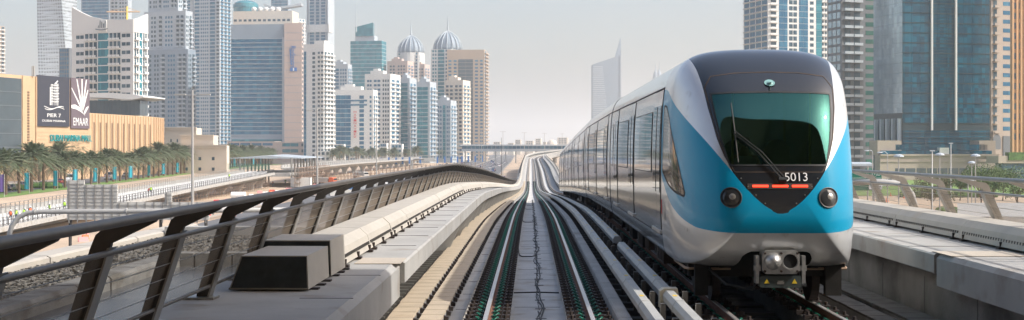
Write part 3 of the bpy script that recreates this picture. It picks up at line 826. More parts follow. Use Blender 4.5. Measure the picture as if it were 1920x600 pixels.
def F_pane(v):
    if abs(v[0]) < 1.0: return -1
    return sdpoly(PW, v[1], v[2])
GLS = [(-.90,3.20),(-.62,3.215),(0,3.225),(.62,3.215),(.90,3.20),(.86,2.85),(.80,2.5),(.71,2.13),(-.71,2.13),(-.80,2.5),(-.86,2.85)]
def F_glass(v):
    if v[1] > 1.9: return -1
    return sdpoly(GLS, v[0], v[2])
def F_notch(v):
    if v[1] > 1.3 or v[2] > 1.2: return -1
    return min(.50 + (.86-v[2])*.18 - abs(v[0]), .87 - v[2])
car0 = empty("end_car", train_o); car0.parent = troot; car0.location = (0,0,0)
P = grid_polys(3.36)
_, P = split(P, F_notch)
pane, P = split(P, F_pane)
blk, P = split(P, F_black)
glas, blk = split(blk, F_glass)
blue, silver = split(P, F_blue)
polys_mesh(silver, "nose_shell", train_silver_nose, car0)
polys_mesh(blue, "blue_nose_band", train_blue, car0)
polys_mesh(blk, "black_nose_mask", train_black, car0)
polys_mesh(glas, "windscreen", windscreen, car0)
polys_mesh([p for p in pane if p[0][0][0] < 0], "cab_side_window", cab_glass, car0)
polys_mesh([p for p in pane if p[0][0][0] > 0], "cab_side_window", cab_glass, car0)
# dark gasket lines round the windscreen and panel seam
def band(Fn, wd, polys):
    a, _ = split(polys, lambda v: wd + Fn(v)); a, _ = split(a, lambda v: wd - Fn(v)); return a
full = grid_polys(3.36)
gk = band(F_glass, .012, blk+glas); polys_mesh(gk, "windscreen_gasket", black_m, car0, off=.005)
SEAM = [(-.97,3.30),(-.86,3.48),(-.5,3.53),(0,3.545),(.5,3.53),(.86,3.48),(.97,3.30),(.93,3.0),(.84,2.52),(.76,2.28),(.64,2.03),(-.64,2.03),(-.76,2.28),(-.84,2.52),(-.93,3.0)]
sm = band(lambda v: sdpoly(SEAM, v[0], v[2]) if v[1] < 2 else -9, .006, blk); polys_mesh(sm, "mask_seam", under_b, car0, off=.003)
gp = band(F_pane, .016, [p for p in pane+P if abs(p[0][0][0]) > .8]); polys_mesh(gp, "side_window_gasket", black_m, car0, off=.004)
def nose_y(x, z):
    lo, hi = 1e-5, 1.0
    # find t such that outline scaled by rho(t) just contains (x,z)
    for _ in range(40):
        t = (lo+hi)/2; rho = (1-(1-t)**2)**.25
        xs, zs = x/rho, ZC+(z-ZC)/(rho if z > ZC else gz(rho))
        # is (xs,zs) inside the section?
        hw = 0
        if zs > .54 and zs < 3.97:
            for (a,b),(c,d) in zip(HC, HC[1:]):
                if d <= zs <= b: hw = a+(c-a)*((b-zs)/(b-d+1e-9)); break
        if abs(xs) <= hw: hi = t
        else: lo = t
    t = hi; return L_N*t + lean(z)*(1-t)
def nose_n(x, z):
    e = .03; y0 = nose_y(x,z); return Vector((nose_y(x+e,z)-nose_y(x-e,z), -2*e, nose_y(x,z+e)-nose_y(x,z-e))).normalized()
def on_nose(x, z, off=0.0):
    p = Vector((x, nose_y(x,z), z)); return p + nose_n(x,z)*off
def nose_disc(x, z, r, off, name, mt, parent, rz=None, dome=0.0, k=28):
    m = MB(); rz = rz or r; c = on_nose(x,z,off+dome); m.v.append(T(c))
    rings = [.4,.75,1.0]
    for q in rings:
        for j in range(k):
            a = 2*math.pi*j/k; m.v.append(T(on_nose(x+r*q*math.cos(a), z+rz*q*math.sin(a), off+dome*(1-q*q))))
    for j in range(k): m.f.append([0,1+j,1+(j+1)%k]); m.m.append(0)
    for i in range(len(rings)-1):
        for j in range(k): m.f.append([1+i*k+j,1+(i+1)*k+j,1+(i+1)*k+(j+1)%k,1+i*k+(j+1)%k]); m.m.append(0)
    return m.build(name, mt, parent, smooth=True)
for sx in (-1, 1):
    h = nose_disc(sx*.70, 1.66, .136, .008, "headlight", black_m, car0)
    nose_disc(sx*.70, 1.66, .11, .016, "headlight_lens", lens_m, h, dome=.012)
    m = MB(); m.tube([T(on_nose(sx*.70+.142*math.cos(2*math.pi*j/28), 1.66+.142*math.sin(2*math.pi*j/28), .012)) for j in range(29)], .008, 6); m.build("headlight_rim", steel_dk, h)
    nose_disc(sx*.70+.02, 1.67, .045, .031, "lamp_bulb", steel_gr, h, dome=.008)
nose_disc(0, 3.36, .080, .016, "oval_emblem", mat("pale_teal_badge",(.22,.42,.42),.4), car0, rz=.052)
# red marker strip and its black surround
def nose_patch(x0, x1, z0, z1, off, name, mt, parent, n=10, skew=0):
    m = MB()
    for i in range(n+1):
        x = x0+(x1-x0)*i/n
        for z in (z0,z1): m.v.append(T(on_nose(x+(skew if z==z1 else 0)*(1 if x>0 else -1 if x<0 else 0), z, off)))
    for i in range(n): m.f.append([2*i,2*i+2,2*i+3,2*i+1]); m.m.append(0)
    return m.build(name, mt, parent)
nose_patch(-.47,.47,1.785,1.865,.006,"marker_light_housing",iron,car0,skew=-0)
for a,b in ((-.40,-.17),(-.115,.115),(.17,.40)):
    for k in range(12):
        pass
    nose_patch(a,b,1.81,1.842,.012,"red_marker_light",red_led,car0)
# number, built from its own letters bent onto the nose
o = text("5013", (0,0,0), (1,0,0), (0,-1,0), white_m, None, width=.33, height=.125, name="number_lettering", ext=.0)
me = o.data; mw = Matrix.Identity(4)
mt_ = MB()
for v in me.vertices:
    q = mw @ v.co; mt_.v.append(T(on_nose(.24+q.x, 1.90+q.z, .010)))
for p in me.polygons: mt_.f.append(list(p.vertices)); mt_.m.append(0)
bpy.data.objects.remove(o); mt_.build("number_lettering", white_m, car0)
# wiper
m = MB(); m.tube([T(on_nose(.02,1.93,.03)), T(on_nose(-.30,2.30,.06)), T(on_nose(-.62,2.58,.06))], .011, 6); m.tube([T(on_nose(.06,1.95,.03)), T(on_nose(-.25,2.30,.075)), T(on_nose(-.60,2.60,.075))], .009, 6)
wip = m.build("wiper_arm", black_m, car0)
m = MB(); m.tube([T(on_nose(-.62,3.03,.035)), T(on_nose(-.60,2.60,.035)), T(on_nose(-.58,2.16,.035))], .009, 6); m.build("wiper_blade", steel_dk, wip)
m = MB(); m.tube([T(on_nose(-.02,1.915,.02)), T(on_nose(.09,1.91,.02))], .04, 10); m.build("wiper_pivot", black_m, wip)
# small bolts on the mask
m = MB()
for z in (1.58,1.70,1.82,1.94):
    for sx in (-1,1):
        x = sx*(.67*((z-1.44)/.59)**.62-.05); c = T(on_nose(x,z,.005)); m.box(c[0]-.008,c[0]+.008,c[1]-.006,c[1]+.006,c[2]-.008,c[2]+.008)
m.build("mask_bolts", steel_gr, car0, kind="stuff")
# skirt lip under the nose
m = MB()
for sx in (-1,1):
    lo = []
    for k in range(15):
        t = k/14.0; x = .56+(1.25-.56)*min(1,t*1.6); z = .63
        y = nose_y(min(x,1.05), .62) + (max(0,t-.6)*4.0)
        lo.append(T((sx*min(x,1.235), y-.02, .54)))
    m.tube(lo, .022, 6)
m.build("nose_lip", mat("worn_lip",(.32,.22,.15),.7), car0)
# closed bulkhead behind the notch, cab floor and interior
m = MB()
def tbox(m, x0,x1,y0,y1,z0,z1, k=0): m.hexa([T(p) for p in ((x0,y0,z0),(x1,y0,z0),(x1,y1,z0),(x0,y1,z0),(x0,y0,z1),(x1,y0,z1),(x1,y1,z1),(x0,y1,z1))], k)
tbox(m,-.75,.75,1.0,3.3,.56,.93); tbox(m,-1.2,1.2,1.2,3.3,.56,.66)
m.build("nose_bulkhead", under_m, car0)
m = MB(); tbox(m,-1.25,1.25,.9,16.5,1.12,1.18); tbox(m,-1.2,1.2,16.3,16.5,1.18,3.7); tbox(m,-.9,.9,.85,1.35,1.18,1.95)
m.build("cab_floor", interior_m, car0)
for x in (-.62,-.12,.55):
    s_ = MB(); tbox(s_, x-.22,x+.22,2.9,3.3,1.55,1.68); tbox(s_, x-.22,x+.22,3.3,3.42,1.6,2.42); s_.ellipsoid(T((x,3.36,2.42)),(.20,.06,.12))
    s_.build("passenger_seat", seat_m, car0)
m = MB()
for x in (-.95,-.35,.9): m.tube([T((x,2.3,1.2)),T((x,2.3,3.6))], .02, 6)
m.build("grab_pole", yellow, car0)
# ---- car bodies
ends = [0.0] + [j-NOSE for j in JOINTS]
def patch(m, side, y0, y1, z0, z1, off, nz=8, k=0):
    """curved patch on the flank following the section; side -1 is the left flank"""
    pts = []
    for i in range(nz+1):
        z = z0+(z1-z0)*i/nz; hw = 1.2
        for (a,b),(c,d) in zip(HC, HC[1:]):
            if d <= z <= b: hw = a+(c-a)*((b-z)/(b-d+1e-9)); break
        pts.append((side*(hw+off), z))
    ny = max(1,int((y1-y0)/2.0)); b = len(m.v)
    for x,z in pts:
        for q in range(ny+1): m.v.append(T((x, y0+(y1-y0)*q/ny, z)))
    for i in range(nz):
        for q in range(ny):
            f = [b+i*(ny+1)+q, b+i*(ny+1)+q+1, b+(i+1)*(ny+1)+q+1, b+(i+1)*(ny+1)+q]
            m.f.append(f if side > 0 else f[::-1]); m.m.append(k)
for ci, (a, b) in enumerate(zip(ends, ends[1:])):
    if ci == 0: par = car0; y0 = 3.36
    else:
        par = empty("middle_car" if ci < 4 else "rear_car", (0,0,0)); par.parent = troot; par.location = Vector(T((0,a,0)))-Vector(train_o); y0 = a+.17
    y1 = b-.17
    m = MB(); m.loft([[T((x,y,z)) for x,z in SECC] for y in (y0, (y0+y1)/2, y1)]); 
    m.build("car_body", train_silver, par, smooth=False)
    me = par.children[-1].data if False else COL.objects[-1].data if False else None
    bodyo = [c for c in par.children if c.name.startswith("car_body")] 
    # doors and windows on the two flanks
    Lc = b-a
    if ci == 0: doors = [(3.42,4.80),(9.3,10.7),(14.6,16.0)]
    else: doors = [(a+Lc*.13-.7,a+Lc*.13+.7),(a+Lc*.5-.7,a+Lc*.5+.7),(a+Lc*.87-.7,a+Lc*.87+.7)]
    for side in (-1, 1):
        if side == 1 and ci > 1: continue
        for (d0,d1) in doors:
            mid = (d0+d1)/2
            fr = MB(); patch(fr, side, d0-.014, d1+.014, .99, 3.40, .004); fr.build("door_frame", iron, par)
            for (e0,e1) in ((d0,mid-.008),(mid+.008,d1)):
                q = MB(); patch(q, side, e0, e1, 1.0, 3.38, .012); dl = q.build("door_leaf", train_silver, par)
                q = MB(); patch(q, side, e0+.09, e1-.07, 1.62, 3.12, .018); q.build("door_window", train_glass, par)
            q = MB(); tbox(q, *(sorted((side*1.30, side*1.42))), d0-.06, d1+.06, .93, .985); q.build("door_step", coupler_m, par)
        # window runs between the doors
        runs = []
        prev = y0+.25
        for (d0,d1) in doors + [(y1+.1,0)]:
            if d0-.35-prev > .9: runs.append((prev, d0-.35))
            prev = d1+.35
        for (r0,r1) in runs:
            if r1 > y1-.25: r1 = y1-.25
            q = MB(); patch(q, side, r0-.012, r1+.012, 1.945, 3.055, .005); q.build("window_surround", black_m, par)
            nw = max(1, round((r1-r0)/1.5))
            for k in range(nw):
                q = MB(); patch(q, side, r0+(r1-r0)*k/nw+.012, r0+(r1-r0)*(k+1)/nw-.012, 1.96, 3.04, .011); q.build("side_window", train_glass, par)
        q = MB(); patch(q, side, y0, y1, 3.40, 3.425, .006); patch(q, side, y0, y1, .9, .915, .006); q.build("cantrail_strip", iron, par)
        for (d0,d1) in doors:
            q = MB(); patch(q, side, (d0+d1)/2-.02, (d0+d1)/2+.02, 3.50, 3.56, .02); q.build("door_indicator", black_m, par)
    # gangway bellows
    if ci < 4:
        g_ = MB(); g_.loft([[T((x*.965,y,2.2+(z-2.2)*.965)) for x,z in SECC] for y in (b-.18,b+.18)]); g_.build("gangway", mat("gangway_rubber",(.10,.075,.055),.8) if ci==0 else MATS["gangway_rubber"], par)
    # underframe
    rn = random.Random(ci); u = MB(); tbox(u, -1.05,1.05,y0+.1,y1-.1,.46,.60); y = a+ (5.2 if ci==0 else 3.8)
    u.build("underframe", under_m, par)
    while y < b-4.4:
        ln = rn.uniform(.6,1.5); e = MB()
        wi = rn.uniform(1.0,1.22)
        tbox(e, -wi,-.2,y,y+ln,.22+rn.uniform(0,.1),.56); tbox(e, .2,wi,y,y+ln,.22,.56)
        for k in range(4): tbox(e, -wi-.015,-wi+.01,y+ln*.2*k+.08,y+ln*.2*k+.13,.30,.50,1)
        e.build("equipment_box", [under_b if rn.random()<.5 else under_m, coupler_m if rn.random()<.3 else iron], par); y += ln+rn.uniform(.08,.3)
    for by in (a+2.6, b-2.7):
        bg_ = MB(); tbox(bg_, -.98,-.86,by-1.5,by+1.5,.28,.62); tbox(bg_, .86,.98,by-1.5,by+1.5,.28,.62); tbox(bg_, -.8,.8,by-.25,by+.25,.3,.6)
        for k in (-.55,.0,.55): bg_.tube([T((-1.04,by+k,.34)),T((-1.04,by+k,.62))], .07, 8)
        bo = bg_.build("bogie", under_m, par)
        for wy in (by-1.0, by+1.0):
            for sx in (-1,1):
                wh = MB(); wh.tube([T((sx*.70,wy,.40)),T((sx*.82,wy,.40))], .40, 24); wh.tube([T((sx*.82,wy,.40)),T((sx*1.0,wy,.40))], .10, 10); wh.build("wheel", [iron], bo)
# collector shoes, obstacle guard
m = MB(); tbox(m,-1.12,-.92,1.0,1.15,.14,.62); tbox(m,.86,1.10,1.0,1.15,.14,.62); tbox(m,-1.0,1.0,1.16,1.22,.42,.62); m.build("guard_bracket", under_m, car0)
# coupler
cp = empty("coupler", (0,0,0)); cp.parent = car0; cp.location = (0,0,-.08)
q = MB(); q.tube([T((0,.25,.70)),T((0,1.6,.74))], .10, 10); q.build("draw_bar", iron, cp)
def tri_box(m, x0,x1,y0,y1,z0,z1,b=.03,k=0):
    pr = [(x0+b,z0),(x1-b,z0),(x1,z0+b),(x1,z1-b),(x1-b,z1),(x0+b,z1),(x0,z1-b),(x0,z0+b)]
    m.loft([[T((x,y,z)) for x,z in pr] for y in (y0,y1)], k)
q = MB(); tri_box(q,-.27,.27,.03,.28,.56,.90,.05); q.build("coupler_face", coupler_m, cp)
q = MB(); 
for (cx_,cz_) in ((-.235,.60),(.235,.60),(-.235,.86),(.235,.86),(0,.86),(0,.60)): q.tube([T((cx_,.0,cz_)),T((cx_,.05,cz_))], .018, 8)
q.build("face_bolts", iron, cp)
q = MB(); secs = []
for i in range(8):
    t = i/7.0; r = .125*math.cos(t*math.pi/2)**.6 if t < 1 else .012
    secs.append([T((-.115+r*math.cos(2*math.pi*j/20), .03-.15*t, .745+r*math.sin(2*math.pi*j/20))) for j in range(20)])
q.loft(secs); q.build("coupler_cone", coupler_m, cp, smooth=True)
q = MB()
secs = [[T((.13+r*math.cos(2*math.pi*j/20), y, .745+r*math.sin(2*math.pi*j/20))) for j in range(20)] for r,y in ((.128,.027),(.128,.0),(.108,.0),(.10,.026))]
q.loft(secs, caps=False); q.build("coupler_funnel", coupler_m, cp, smooth=False)
q = MB(); secs = [[T((.13+.108*math.cos(2*math.pi*j/20), .024, .745+.108*math.sin(2*math.pi*j/20))) for j in range(20)]]
q.v += secs[0]; q.f.append(list(range(20))); q.m.append(0); q.build("funnel_hole", black_m, cp)
q = MB(); tri_box(q,-.30,.30,.06,.24,.36,.53,.02); bx = q.build("electric_head", cplr_dk, cp)
for x in (-.20,.20):
    q = MB(); q.v += [T((x-.04,.055,.42)),T((x+.04,.055,.42)),T((x,.055,.49))]; q.f.append([0,1,2]); q.m.append(0); q.build("warning_triangle", yellow, bx)
q = MB()
for pts in (((-.05,.41),(.05,.41),(.05,.445),(-.05,.445)),((-.05,.46),(.05,.46),(0,.43)),):
    b_ = len(q.v); q.v += [T((x,.054,z)) for x,z in pts]; q.f.append(list(range(b_,b_+len(pts)))); q.m.append(0)
q.build("maker_plate", steel_gr, bx)
for sx in (-1,1):
    q = MB(); tbox(q, *(sorted((sx*.31,sx*.36))), .06,.22,.42,.82); tbox(q, *(sorted((sx*.28,sx*.38))), .08,.14,.60,.68); q.build("coupler_side_lug", coupler_m, cp)
q = MB(); q.tube([T((-.9,1.1,.55)),T((-.7,.6,.35)),T((-.35,.4,.30)),T((-.30,.3,.45))], .022, 6); q.tube([T((.5,1.0,.6)),T((.45,.5,.34)),T((.30,.3,.40))], .02, 6); q.build("coupler_hoses", black_m, cp)
# red warning triangle sticker and small hatch on the left flank behind the nose
q = MB(); patch(q,-1,2.72,3.05,1.20,1.46,.006); q.build("flank_hatch", coupler_m, car0)
q = MB(); patch(q,-1,3.18,3.32,1.28,1.52,.006,nz=1); q.build("red_sticker", red_pl, car0)

# ------------------------------------------------------------------ people (one continuous skinned body each)
def skin_person(name, joints, edges, radii, mt, parent, sub=1):
    me = bpy.data.meshes.new(name); me.from_pydata(joints, edges, []); o = bpy.data.objects.new(name, me); COL.objects.link(o)
    if parent: o.parent = parent
    md = o.modifiers.new("skin", 'SKIN'); sv = me.skin_vertices[0].data if me.skin_vertices else None
    if sv is None:
        bpy.context.view_layer.objects.active = o
        sv = me.skin_vertices[0].data
    for i, r in enumerate(radii): sv[i].radius = (r, r)
    sv[0].use_root = True
    md.use_smooth_shade = True
    s = o.modifiers.new("sub", 'SUBSURF'); s.levels = sub; s.render_levels = sub
    me.materials.append(mt); return o
def standing(name, loc, label, group, body_mt, rz=0, vest=None, bend=0.0, arm=0.3):
    root = empty(name, loc, label, "person", group, rz=rz)
    b = bend
    hip, ch, nk, hd = (0,0,.95), (0,-.35*b,1.35-.1*b), (0,-.5*b,1.50-.2*b), (0,-.62*b,1.63-.25*b)
    J = [hip, (0,-.15*b,1.15), ch, nk, hd,
         (-.19,-.4*b,1.43-.15*b), (-.27,-.4*b-.08,1.17-.1*b), (-.25,-.4*b-arm,1.0-.1*b),
         (.19,-.4*b,1.43-.15*b), (.27,-.4*b-.05,1.17-.1*b), (.27,-.4*b-arm*.6,.95-.1*b),
         (-.10,0,.88), (-.12,-.05,.48), (-.13,0,.08), (-.13,-.14,.04), (.10,0,.88), (.12,.0,.48), (.13,.06,.08), (.13,-.08,.04)]
    E = [(0,1),(1,2),(2,3),(3,4),(2,5),(5,6),(6,7),(2,8),(8,9),(9,10),(0,11),(11,12),(12,13),(13,14),(0,15),(15,16),(16,17),(17,18)]
    Rr = [.14,.13,.15,.06,.095,.07,.045,.035,.07,.045,.035,.10,.065,.045,.04,.10,.065,.045,.04]
    skin_person("body", J, E, Rr, body_mt, root)
    if vest:
        v = MB(); v.loft([[ (r*math.cos(2*math.pi*k/12)*1.3, cy+r*math.sin(2*math.pi*k/12)*.9, z) for k in range(12)] for r,z,cy in ((.17,.95,0),(.17,1.15,-.15*b),(.18,1.38-.1*b,-.38*b),(.10,1.48-.15*b,-.45*b))]); v.build("vest", vest, root, local=True, smooth=True)
    h = MB(); h.ellipsoid((hd[0],hd[1],hd[2]+.06),(.12,.13,.09)); h.build("helmet", white_m if vest else under_m, root, local=True, smooth=True)
    return root
pr = empty("person", T((-.05,2.95,1.18)), "person in a pale shirt sitting behind the windscreen of the train", "person")
J = [(0,0,.5),(0,.05,.75),(0,.05,1.0),(0,.0,1.12),(0,-.02,1.26),(-.19,.04,1.03),(-.26,-.08,.78),(-.14,-.25,.68),(.19,.04,1.03),(.26,-.08,.78),(.14,-.25,.68),(-.10,-.1,.48),(-.14,-.48,.50),(-.14,-.5,.08),(.10,-.1,.48),(.14,-.48,.50),(.14,-.5,.08)]
E = [(0,1),(1,2),(2,3),(3,4),(2,5),(5,6),(6,7),(2,8),(8,9),(9,10),(0,11),(11,12),(12,13),(0,14),(14,15),(15,16)]
skin_person("body", J, E, [.14,.13,.15,.055,.095,.07,.045,.04,.07,.045,.04,.10,.075,.05,.10,.075,.05], skin_m, pr, 2)
q = MB(); q.loft([[(r*math.cos(2*math.pi*k/14)*1.25, .04+r*math.sin(2*math.pi*k/14)*.85, z) for k in range(14)] for r,z in ((.17,.46),(.165,.75),(.19,1.0),(.09,1.11))]); q.build("shirt", shirt_m, pr, local=True, smooth=True)
q = MB(); q.ellipsoid((0,.02,1.33),(.10,.11,.07)); q.build("hair", black_m, pr, local=True, smooth=True)
q = MB(); 
for x in (-.035,.035): q.ellipsoid((x,-.115,1.27),(.013,.008,.008))
q.ellipsoid((0,-.125,1.235),(.012,.016,.02)); q.ellipsoid((0,-.115,1.195),(.03,.008,.007)); q.build("face_features", under_b, pr, local=True)
# ------------------------------------------------------------------ buildings
def corner_pts(x0, xs, x1, Y, a):
    a = R(a); k0 = (x0-CXP)/F; k1 = (x1-CXP)/F; cx = (xs-CXP)/F*Y
    t = (cx-k0*Y)/(math.cos(a)+k0*math.sin(a)); u = (k1*Y-cx)/(math.sin(a)-k1*math.cos(a)) if abs(math.sin(a)-k1*math.cos(a)) > 1e-6 else 20
    p0 = (cx-t*math.cos(a), Y+t*math.sin(a)); p1 = (cx, Y); p2 = (cx+u*math.sin(a), Y+u*math.cos(a))
    return p0, p1, p2
class Bld:
    """a building: root, wall mass, facades made of strips; windows kept one by one for the 100 that show, the rest in one part"""
    def __init__(s, name, label, p0, p1, p2, z0, z1, wall, group=None, top=True):
        s.p = (p0,p1,p2); s.p3 = (p0[0]+p2[0]-p1[0], p0[1]+p2[1]-p1[1]); s.z0, s.z1 = z0, z1
        s.root = empty(name, (p1[0],p1[1],z0), label, "tower" if z1-z0 > 45 else "building", group)
        s.wall = wall; w_ = MB(); w_.prism([p0,p1,p2,s.p3], z0, z1); w_.build("wall", wall, s.root); s.win = []; s.slabs = MB(); s.ns = 0; s.rails = MB()
        s.Y = p1[1]
    def frame(s, f):
        a, b = s.p[f], s.p[f+1]; L = math.hypot(b[0]-a[0], b[1]-a[1]); d = ((b[0]-a[0])/L, (b[1]-a[1])/L); return a, d, (d[1],-d[0]), L
    def facade(s, f, fh, strips, zt=None, zb=None, fh_top=0.0):
        O, d, n, L = s.frame(f); zt = (s.z1 if zt is None else zt) - fh_top; zb = s.z0 if zb is None else zb
        nf = int((zt-zb)/fh)
        vis = (HY)/F*s.Y*1.05
        for (f0,f1,kind,*arg) in strips:
            u0, u1 = f0*L, f1*L; o = arg[1] if len(arg) > 1 else {}
            gl = o.get("g", g_blue); nc = arg[0] if arg else 1
            hh = o.get("h", .55); ww = o.get("w", .62)
            if kind == "glass":       # full-height curtain wall: one pane band per floor, slim spandrel lines left open
                for k in range(nf):
                    za = zt-(k+1)*fh+fh*(1-hh)*.5; zc = za+fh*hh
                    for c in range(nc):
                        q0 = u0+(u1-u0)*c/nc+.05; q1 = u0+(u1-u0)*(c+1)/nc-.05; s.win.append((f,q0,q1,za,zc,gl,.10))
                if hh > .8 and o.get("back", True): pass
            elif kind in ("win","band","slot"):
                cw = (u1-u0)/nc
                for k in range(nf):
                    za = zt-(k+1)*fh+fh*.5*(1-hh)
                    for c in range(nc):
                        m_ = u0+cw*(c+.5); s.win.append((f,m_-cw*ww/2,m_+cw*ww/2,za,za+fh*hh,gl,.06))
            elif kind == "balc":      # recessed glass with projecting slabs and parapets
                dep = o.get("d", 1.2); cw = (u1-u0)/nc
                for k in range(nf):
                    za = zt-(k+1)*fh
                    if za > vis+20: pass
                    for c in range(nc):
                        m_ = u0+cw*(c+.5); s.win.append((f,m_-cw*ww/2,m_+cw*ww/2,za+.25,za+fh*.85,gl,.05))
                        s.slabs.obox(O,d,n,m_-cw*.45,m_+cw*.45,.0,dep,za-.12,za+.12)
                        if o.get("par", True): s.slabs.obox(O,d,n,m_-cw*.45,m_+cw*.45,dep-.1,dep,za+.12,za+1.0)
            elif kind == "ledge":     # horizontal ledges across
                for k in range(nf+1):
                    za = zt-k*fh; s.slabs.obox(O,d,n,u0,u1,.0,o.get("d",.6),za-.2,za+o.get("t",.25))
            elif kind == "pier":      # vertical fins
                for c in range(nc+1):
                    m_ = u0+(u1-u0)*c/nc; t_ = o.get("t",.4); s.slabs.obox(O,d,n,m_-t_,m_+t_,.0,o.get("d",.8),zb,zt)
        return s
    def block(s, x0, x1, w0, w1, z0, z1, mt=None, name="penthouse", f=0):
        O, d, n, L = s.frame(f); m = MB(); m.obox(O,d,n,x0*L,x1*L,w0,w1,z0,z1); return m.build(name, mt or s.wall, s.root)
    def finish(s, slab_mat=None, ledge_name="balcony_slabs"):
        def quad(m, w_, k=0):
            O,d,n,L = s.frame(w_[0]); m.obox(O,d,n,w_[1],w_[2],-.05,w_[6],w_[3],w_[4],k)
        top = HY/F*s.Y+2
        def key(w_):
            return (0 if w_[4] < top and w_[3] > -9 else 1, -(w_[2]-w_[1])*(w_[4]-w_[3])*(1.0 if w_[0]==0 else .5))
        ws = sorted(s.win, key=key); first = ws[:100]; rest = ws[100:]
        for w_ in first:
            m = MB(); quad(m, w_); m.build("window", w_[5], s.root)
        if rest:
            ms = []; m = MB()
            for w_ in rest:
                if w_[5] not in ms: ms.append(w_[5])
                quad(m, w_, ms.index(w_[5]))
            m.build("windows", ms, s.root, kind="stuff")
        if s.slabs.v: s.slabs.build(ledge_name, slab_mat or s.wall, s.root, kind="stuff")
        return s
def tower(label, x0, xs, x1, ytop, Y, a, wall, z0=GZ, name="tower_block", **kw):
    p0,p1,p2 = corner_pts(x0,xs,x1,Y,a); return Bld(name, label, p0,p1,p2, z0, pz(ytop,Y), wall, **kw)
def box_px(name, label, x0, x1, y0, y1, Y, depth, mt, cat, **kw):
    m = MB(); m.box(pxX(x0,Y), pxX(x1,Y), Y, Y+depth, pz(y1,Y), pz(y0,Y)); return m.build(name, mt, label=label, cat=cat, **kw)

# --- twisted tower
Y = 1650
root = empty("twisted_tower", pw(95,290,Y), "tall pale tower twisting as it rises, far left behind the white hotel", "tower")
def tw_ring(z, g=0.0, half=17.5):
    a = R(38) - R(78)*(z+12)/300.0; c = pxX(lerp([(-12,90),(90,93),(190,97),(300,101)], z), Y)
    h = half+g; pts = []
    for (sx,sy) in ((-1,-1),(1,-1),(1,1),(-1,1)):
        for q in range(1):
            pts.append((c+sx*h*math.cos(a)-sy*h*math.sin(a), Y+20+sx*h*math.sin(a)+sy*h*math.cos(a), z))
    return pts
m = MB(); m.loft([tw_ring(z) for z in range(-12, 302, 6)]); m.build("wall", lgrey_cl, root)
wins = []
for k in range(0, 75):
    z = -8+k*4.1
    A, B = tw_ring(z+.9, .12), tw_ring(z+3.0, .12)
    for f in range(4):
        a0,a1,b0,b1 = [Vector(p) for p in (A[f],A[(f+1)%4],B[f],B[(f+1)%4])]
        if (a0+a1).cross(Vector((0,0,1))).length < 0: continue
        nn = (a1-a0).cross(Vector((0,0,1)))
        if nn.y > 0.0: continue
        nw = 11
        for c in range(nw):
            t0, t1 = (c+.22)/nw, (c+.78)/nw
            wins.append((a0.lerp(a1,t0), a0.lerp(a1,t1), b0.lerp(b1,t1), b0.lerp(b1,t0)))
rest = MB()
for i, q in enumerate(reversed(wins)):
    if i < 100: mm = MB(); mm.quad(*q); mm.build("window", g_grey, root)
    else: rest.quad(*q)
rest.build("windows", g_grey, root, kind="stuff")
# brown striped sliver at the left edge
b = tower("brown and white striped tower cut off by the left edge of the picture", -60, -14, 9, 48, 1400, 35, tanT_cl)
b.facade(1, 4.2, [(.0,1,"balc",3,{"g":g_dark,"d":1.6})]); b.facade(0, 4.2, [(.0,1,"band",4,{"g":g_dark})]); b.finish(white_cl)
# small dark block behind hotel
b = tower("small dark blue building shell between the twisted tower and white hotel", 111, 130, 137, 90, 1100, 20, dgrey_cl, name="building_shell")
b.facade(0, 3.6, [(.05,.95,"win",4,{"g":g_blue,"h":.7,"w":.7})]); b.finish()
# --- white hotel with a swooping roofline
Y = 620
p0,p1,p2 = corner_pts(135,250,277,Y,22)
b = Bld("hotel_tower", "white hotel with swooping roofline and central blue glass strip behind the mall", p0,p1,p2, GZ, pz(58,Y), white_cl)
fh = 3.95*.98
b.facade(0, 4.0, [(.065,.20,"win",2,{"g":g_dark,"h":.42,"w":.86}),(.21,.42,"balc",3,{"g":g_dark,"d":1.3,"w":.75}),(.43,.60,"glass",2,{"g":g_teal,"h":.86}),(.61,.80,"balc",3,{"g":g_dark,"d":1.3,"w":.75}),(.81,.955,"win",2,{"g":g_dark,"h":.42,"w":.86})], zt=pz(58,Y))
b.facade(1, 4.0, [(.05,.38,"balc",2,{"g":g_dark,"d":1.2}),(.42,.60,"glass",1,{"g":g_teal,"h":.86}),(.65,.95,"balc",2,{"g":g_dark,"d":1.2})], zt=pz(58,Y))
# crown walls cut to a curve
def crown(O,d,n,L,f,name):
    m = MB(); N = 16; pts = [(L*i/N, f(i/N)) for i in range(N+1)]
    fr = [(O[0]+d[0]*u+n[0]*.25, O[1]+d[1]*u+n[1]*.25) for u,z in pts]; bk = [(O[0]+d[0]*u-n[0]*1.2, O[1]+d[1]*u-n[1]*1.2) for u,z in pts]
    zb = pz(58,Y)-.5
    for i in range(N):
        m.hexa([(fr[i][0],fr[i][1],zb),(fr[i+1][0],fr[i+1][1],zb),(bk[i+1][0],bk[i+1][1],zb),(bk[i][0],bk[i][1],zb),(fr[i][0],fr[i][1],pts[i][1]),(fr[i+1][0],fr[i+1][1],pts[i+1][1]),(bk[i+1][0],bk[i+1][1],pts[i+1][1]),(bk[i][0],bk[i][1],pts[i][1])])
    return m.build(name, white_cl, b.root)
O,d,n,L = b.frame(0)
crown(O,d,n,L,lambda t: pz(lerp([(0,7),(.12,16),(.3,27),(.5,33),(.75,36),(1,36)],t),Y),"crown_wall")
O,d,n,L = b.frame(1); crown(O,d,n,L,lambda t: pz(lerp([(0,36),(.4,32),(1,22)],t),Y),"crown_wall")
O,d,n,L = b.frame(0); m = MB(); m.obox(O,d,n,L*.44,L*.58,.3,.9,pz(57,Y),pz(36,Y)); m.build("sign_panel", white_cl, b.root)
m = MB(); cx_ = L*.51
